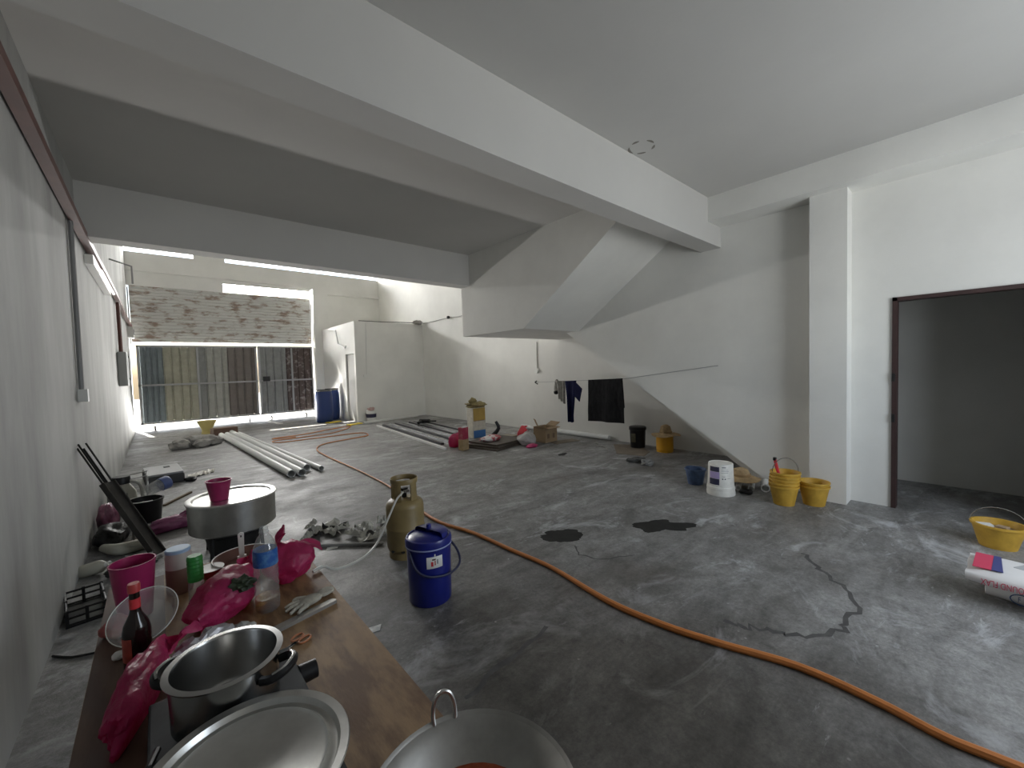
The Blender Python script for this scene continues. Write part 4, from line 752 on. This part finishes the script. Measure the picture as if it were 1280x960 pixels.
# ------------------------------------------------------------------ front bay
def barrel(label, x, y, sc=1.0):
    t = thing('drum', label, 'barrel', (x, y, 0)); t.scale = (sc, sc, 1.04)
    MB().lathe([(0, 0), (0.22, 0), (0.24, 0.02), (0.258, 0.12), (0.268, 0.35), (0.268, 0.60), (0.256, 0.82), (0.235, 0.90), (0.22, 0.915), (0, 0.915)], 40).build('body', M_barrel, t, True)
    MB().lathe([(0.232, 0.90), (0.245, 0.903), (0.245, 0.95), (0.228, 0.955), (0.22, 0.93), (0, 0.925)], 40).build('lid', M_dark, t, True)
    MB().lathe([(0.246, 0.91), (0.25, 0.915), (0.25, 0.925), (0.246, 0.93)], 40).build('clamp_ring', M_steel, t, True)
    return t
barrel('front blue plastic drum with black lid beside the gate pillar', 3.80, 13.1, 0.93)
barrel('rear blue plastic drum partly hidden behind the other drum', 4.2, 13.62, 0.82)
t = thing('paint_pail', 'small white pail with navy band against the corner room', 'pail', (4.78, 11.93, 0))
MB().lathe([(0, 0), (0.13, 0), (0.15, 0.30), (0.156, 0.305), (0.15, 0.33), (0, 0.33)], 28).build('body', M_white, t, True); MB().lathe([(0.1405, 0.13), (0.142, 0.131), (0.148, 0.24), (0.1455, 0.24)], 28).build('label_band', mat('navy_print', (0.03, 0.03, 0.07)), t, True)
MB().blob((0, 0, 0.37), (0.1, 0.09, 0.06), 81, 0.4, 2, 3).build('crumpled_wrap', mat('rag_pink', (0.55, 0.38, 0.35), 0.8), t, True)
pipes = [((1.40, 6.52, 0.056), (1.12, 12.2, 0.056), 0.054, 'leftmost'), ((1.53, 6.48, 0.056), (1.24, 12.2, 0.056), 0.054, 'second from left'), ((1.665, 6.75, 0.056), (1.37, 12.5, 0.056), 0.054, 'third from left'), ((1.83, 6.6, 0.04), (1.5, 12.3, 0.04), 0.037, 'thinnest and rightmost')]
for a, b_, r, lab in pipes:
    d = Vector(b_)-Vector(a); L = d.length; rot = d.to_track_quat('Z', 'Y').to_matrix()
    tag(MB().lathe([(r, 0), (r, L), (r*0.88, L), (r*0.88, 0), (r, 0)], 24, a, rot).build('drain_pipe', M_pvc, None, True), '%s long white drain pipe of the bundle on the floor' % lab, 'pipe', 'bundle of drain pipes')
tag(MB().box((0.98, 12.6, 0.0), (1.5, 12.95, 0.17), R(8)).build('wood_block', mat('brown_block', (0.13, 0.075, 0.05), 0.7)), 'dark brown block across the far ends of the pipes', 'block')
t = thing('pipe_fitting_sack', 'clump of grey wrapped pipe fittings left of the pipe bundle', 'fittings', (0.60, 11.0, 0))
for i, (x, y, s_) in enumerate(((-0.3, -0.1, 0.16), (-0.08, 0.05, 0.2), (0.18, 0.0, 0.17), (0.05, -0.16, 0.13), (0.32, 0.12, 0.13))): MB().blob((x, y, s_*0.6), (s_*1.1, s_*0.8, s_*0.7), 90+i, 0.4, 2, 3, 0.0).build('fitting', mat('dusty_pvc', (0.36, 0.35, 0.33), 0.8, var=0.35, scale=10), t, True)
t = thing('yellow_tub', 'flared pale yellow tub standing beside the gate gap', 'tub', (0.93, 13.3, 0))
MB().lathe([(0, 0), (0.13, 0), (0.11, 0.1), (0.22, 0.34), (0.205, 0.34), (0.1, 0.1), (0, 0.02)], 24).build('body', mat('pale_yellow', (0.62, 0.52, 0.20), 0.5), t, True)
for i, (x, y, lab) in enumerate(((4.2, 11.7, 'flat yellow hose end guard on the floor before the corner room'), (3.95, 12.75, 'flat yellow strip on the floor below the blue drums'))): tag(MB().box((x-0.22, y-0.1, 0), (x+0.2, y+0.08, 0.025), R(20)).build('yellow_strip', mat('vivid_yellow', (0.8, 0.6, 0.05), 0.5)), lab, 'strip')
tag(MB().beam((4.4, 11.55, 0.03), (6.3, 11.95, 0.03), 0.09, 0.05).build('timber_batten', M_white), 'pale timber batten on the floor along the corner room', 'batten')

# ------------------------------------------------------------------ clutter on the left
t = thing('steel_channel', 'dark steel channel with thin rods leaning on the left wall', 'steel channel', (0, 0, 0))
A = Vector((-0.06, 4.52, 0.0)); B = Vector((-0.505, 4.9, 0.97)); up = Vector((0.75, -0.55, 0.45))
P1 = A.lerp(B, 0.66); M_ch = mat('channel_steel', (0.055, 0.05, 0.045), 0.6, 0.3, var=0.4, scale=12)
MB().beam(A+Vector((0, 0, 0.02)), P1, 0.10, 0.012, up).build('web', M_ch, t)
xx = (B-A).normalized().cross(up).normalized()
for s_ in (-1, 1): MB().beam(A+xx*0.05*s_+Vector((0, 0, 0.02)), P1+xx*0.05*s_, 0.01, 0.045, up).build('flange', M_ch, t)
for k_, f_ in ((-0.042, 0.97), (-0.018, 1.0), (0.0, 0.96), (0.042, 1.0)): MB().tube([A.lerp(B, 0.5)+xx*k_, A.lerp(B, f_)+xx*k_*1.1], 0.007, 6).build('rod', M_dark, t)
t = bucket('pail', 'black pail with silvery rim by the leaning steel channel', 'pail', (-0.16, 5.75, 0), 0.125, 0.15, 0.23, M_black)
MB().tube([(0.15*math.cos(a*math.pi/14), 0.15*math.sin(a*math.pi/14), 0.232) for a in range(4, 24)], 0.006, 6).build('rim_wire', M_alu, t, True)
t = thing('clear_tub', 'clear tub with blue lid lying on the black pail', 'tub', (-0.05, 5.82, 0.245), R(30))
rot = Matrix.Rotation(R(78), 3, 'Y')
MB().lathe([(0, 0), (0.055, 0), (0.065, 0.12), (0.06, 0.125)], 28, (-0.09, 0, 0.068), rot).build('body', M_haze, t, True); MB().lathe([(0.066, 0.115), (0.07, 0.118), (0.07, 0.19), (0.06, 0.205), (0, 0.205)], 28, (-0.09, 0, 0.068), rot).build('lid', mat('dull_blue', (0.10, 0.14, 0.32), 0.35), t, True)
t = thing('lantern_jug', 'beige jug with black cap and handle by the left wall', 'jug', (-0.36, 6.35, 0))
MB().lathe([(0, 0), (0.12, 0), (0.13, 0.02), (0.12, 0.22), (0.075, 0.30), (0.065, 0.32), (0, 0.32)], 28).build('body', mat('jug_beige', (0.32, 0.31, 0.26), 0.4, var=0.2), t, True)
MB().lathe([(0, 0.40), (0.075, 0.40), (0.08, 0.39), (0.08, 0.32), (0, 0.32)], 24).build('cap', M_black, t, True)
MB().tube([(0.07, -0.02, 0.34), (0.15, -0.05, 0.30), (0.17, -0.06, 0.15), (0.13, -0.04, 0.05)], 0.016, 8, 3).build('handle', mat('jug_handle', (0.42, 0.42, 0.38), 0.5), t, True)
for z in (0.10, 0.18): MB().box((-0.03, -0.128, z), (0.05, -0.11, z+0.045)).build('window_slot', M_black, t)
t = thing('tool_case', 'dark grey tool case with silver top on the floor', 'case', (0.0, 7.85, 0), R(4))
MB().box((-0.21, -0.38, 0), (0.21, 0.38, 0.13)).build('body', mat('case_dark', (0.045, 0.045, 0.045), 0.55), t, bevel=0.02); MB().box((-0.20, -0.37, 0.13), (0.20, 0.37, 0.16)).build('top', mat('case_silver', (0.3, 0.305, 0.31), 0.4, 0.5), t, bevel=0.008)
MB().box((0.02, 0.1, 0.16), (0.09, 0.2, 0.165)).build('clasp', M_dark, t)
t = thing('wire_rack', 'grey tubular wire rack standing between jug and tool case', 'rack', (-0.28, 7.0, 0), R(0))
for y in (-0.1, 0.25): MB().tube([(-0.14, y, 0), (-0.14, y, 0.24), (0.12, y, 0.27), (0.12, y, 0)], 0.010, 8).build('frame', M_grey, t, True)
for z in (0.12, 0.255): MB().tube([(0.12, -0.1, z), (0.12, 0.25, z)], 0.010).build('crossbar', M_grey, t); MB().tube([(-0.14, -0.1, z-0.02), (-0.14, 0.25, z-0.02)], 0.010).build('crossbar', M_grey, t)
tag(MB().tube([(0.25, 7.45, 0.015), (0.31, 7.4, 0.02), (0.35, 7.5, 0.02), (0.28, 7.55, 0.03), (0.24, 7.48, 0.03), (0.33, 7.42, 0.035)], 0.022, 8, 3).build('black_strap', M_black), 'coiled black strap right of the tool case', 'strap')
tag(MB().sheet((0.26, 7.62, 0.005), (0.34, 0.2, 0), (0.03, 0.28, 0.0), 12, 8, lambda u, v: Vector((0, 0, 0.05*abs(noise.noise(Vector((u*6, v*5, 2)))))), 0.002).build('plastic_sheet', mat('torn_film', (0.6, 0.58, 0.52), 0.5)), 'torn pale plastic sheet on the floor beyond the tool case', 'plastic sheet')
lying_bag('plastic_bag', 'glossy purple plastic parcel on the floor left of the big pot', (0.03, 5.22, 0), (0.20, 0.085, 0.075), 33, R(14), M_purp, tail=((0.08, -0.03, 0.11), (0.0, 0.07, 0.0), (0.13, 0.02, 0.03)))
lying_bag('plastic_bag', 'black bag slumped at the foot of the left wall', (-0.38, 5.16, 0), (0.11, 0.18, 0.10), 34, R(0), mat('black_film', (0.010, 0.010, 0.010), 0.45, spec=0.3, bump=0.6))
lying_bag('plastic_bag', 'dusky pink bag on the floor behind the black bag', (-0.42, 5.58, 0), (0.075, 0.13, 0.16), 35, R(0), mat('dusky_pink', (0.34, 0.12, 0.2), 0.35, var=0.5, scale=8))
tag(MB().tube([(-0.42, 4.93, 0.055), (-0.32, 4.80, 0.05), (-0.2, 4.80, 0.05), (-0.12, 4.86, 0.05)], [0.03, 0.05, 0.05, 0.04], 12, 4).build('pipe_elbow', mat('aged_white', (0.46, 0.45, 0.38), 0.6), None, True), 'cream curved pipe elbow on the floor under the steel channel', 'pipe')
t = thing('tape_roll', 'cream plastic bottle lying at the foot of the left wall', 'bottle', (-0.44, 4.46, 0.05))
MB().lathe([(0, -0.09), (0.04, -0.09), (0.048, -0.07), (0.048, 0.05), (0.02, 0.09), (0, 0.09)], 20, (0, 0, 0), Matrix.Rotation(R(75), 3, 'Y') @ Matrix.Rotation(R(30), 3, 'X')).build('body', MATS['aged_white'], t, True)
MB().lathe([(0, 0.09), (0.022, 0.09), (0.022, 0.115), (0, 0.115)], 16, (0, 0, 0), Matrix.Rotation(R(75), 3, 'Y') @ Matrix.Rotation(R(30), 3, 'X')).build('cap', M_white, t, True)
tag(MB().box((-0.23, 4.97, 0.0), (-0.14, 5.09, 0.10), R(10)).build('plaster_block', mat('grey_block', (0.30, 0.29, 0.26), 0.9)), 'grey block beside the foot of the steel channel', 'block')
t = thing('wire_basket', 'black plastic basket lying between the wall and the table', 'basket', (-0.42, 3.78, 0), R(8))
for x in (-0.085, 0.085): 
    for z in (0.02, 0.06, 0.10): MB().tube([(x, -0.17, z), (x, 0.17, z)], 0.007, 6).build('bar', M_black, t)
for y in (-0.17, 0.17):
    for z in (0.02, 0.06, 0.10): MB().tube([(-0.085, y, z), (0.085, y, z)], 0.007, 6).build('bar', M_black, t)
for x in (-0.085, 0.0, 0.085): 
    for y in (-0.17, 0.0, 0.17):
        if x or y: MB().box((x-0.008, y-0.008, 0.004), (x+0.008, y+0.008, 0.11)).build('post', M_black, t)
MB().box((-0.085, -0.17, 0.0), (0.085, 0.17, 0.012)).build('bottom', M_black, t)
tag(MB().blob((-0.22, 4.33, 0.05), (0.13, 0.09, 0.06), 52, 0.5, 2, 4, 0.0, 0.15).build('black_rag', mat('black_rag', (0.025, 0.025, 0.024), 0.7)), 'crumpled black rubber sheet behind the table corner', 'rag')
tag(MB().beam((-0.01, 6.23, 0.012), (0.26, 6.68, 0.012), 0.03, 0.02).build('stick', mat('stick_brown', (0.14, 0.10, 0.06), 0.8)), 'thin brown stick on the floor beyond the purple parcel', 'stick')
tag(MB().sheet((0.0, 4.02, 0.006), (0.22, -0.06, 0), (0.04, 0.13, 0), 4, 4, lambda u, v: Vector((0, 0, 0.01*u*v)), 0.002).build('paper_sheet', M_white), 'white paper sheet on the floor left of the burner stand', 'paper')
tag(MB().tube([(-0.5, 3.29, 0.008), (-0.42, 3.2, 0.008), (-0.33, 3.16, 0.008)], 0.007, 6, 3).build('dark_rod', M_dark), 'thin dark rod on the floor by the table edge', 'rod')

# scrap heap between pot and gas cylinder
t = thing('scrap_heap', 'heap of torn silver foil and film scraps on the floor', 'scrap', (1.3, 3.86, 0), R(-42))
M_sc = mat('scrap_film', (0.60, 0.60, 0.55), 0.45, 0.0, var=0.4, scale=12)
rr = random.Random(4)
for i in range(18):
    x = rr.uniform(-0.42, 0.42); y = rr.uniform(-0.13, 0.13); a = rr.uniform(0, 6.28); L = rr.uniform(0.12, 0.26); w_ = rr.uniform(0.05, 0.11); sd = rr.uniform(0, 9)
    u = Vector((math.cos(a)*L, math.sin(a)*L, 0)); v = Vector((-math.sin(a)*w_, math.cos(a)*w_, 0))
    MB().sheet((x, y, 0.012), u, v, 8, 4, lambda p, q: Vector((0, 0, 0.012+0.10*abs(noise.noise(Vector((p*4, q*3, sd))))*math.sin(3.14*q*0.9+0.2))), 0.002).build('scrap', M_sc if i % 6 else M_dark, t)
tag(MB().tube([(0.98, 3.72, 0.014), (1.40, 3.36, 0.014)], 0.013, 8).build('conduit_stick', M_grey), 'straight grey conduit length in front of the scrap heap', 'conduit')
for i, (x, y, lab) in enumerate(((1.05, 3.62, 'tiny white wrapper on the floor before the scrap heap'), (0.86, 2.30, 'white wrapper on the floor beside the table edge'))): tag(MB().sheet((x-0.05, y-0.02, 0.003), (0.09, -0.02, 0), (0.03, 0.05, 0), 5, 4, lambda u, v: Vector((0, 0, 0.02*abs(noise.noise(Vector((u*5, v*5, i+3)))))), 0.0015).build('wrapper', M_white), lab, 'wrapper')
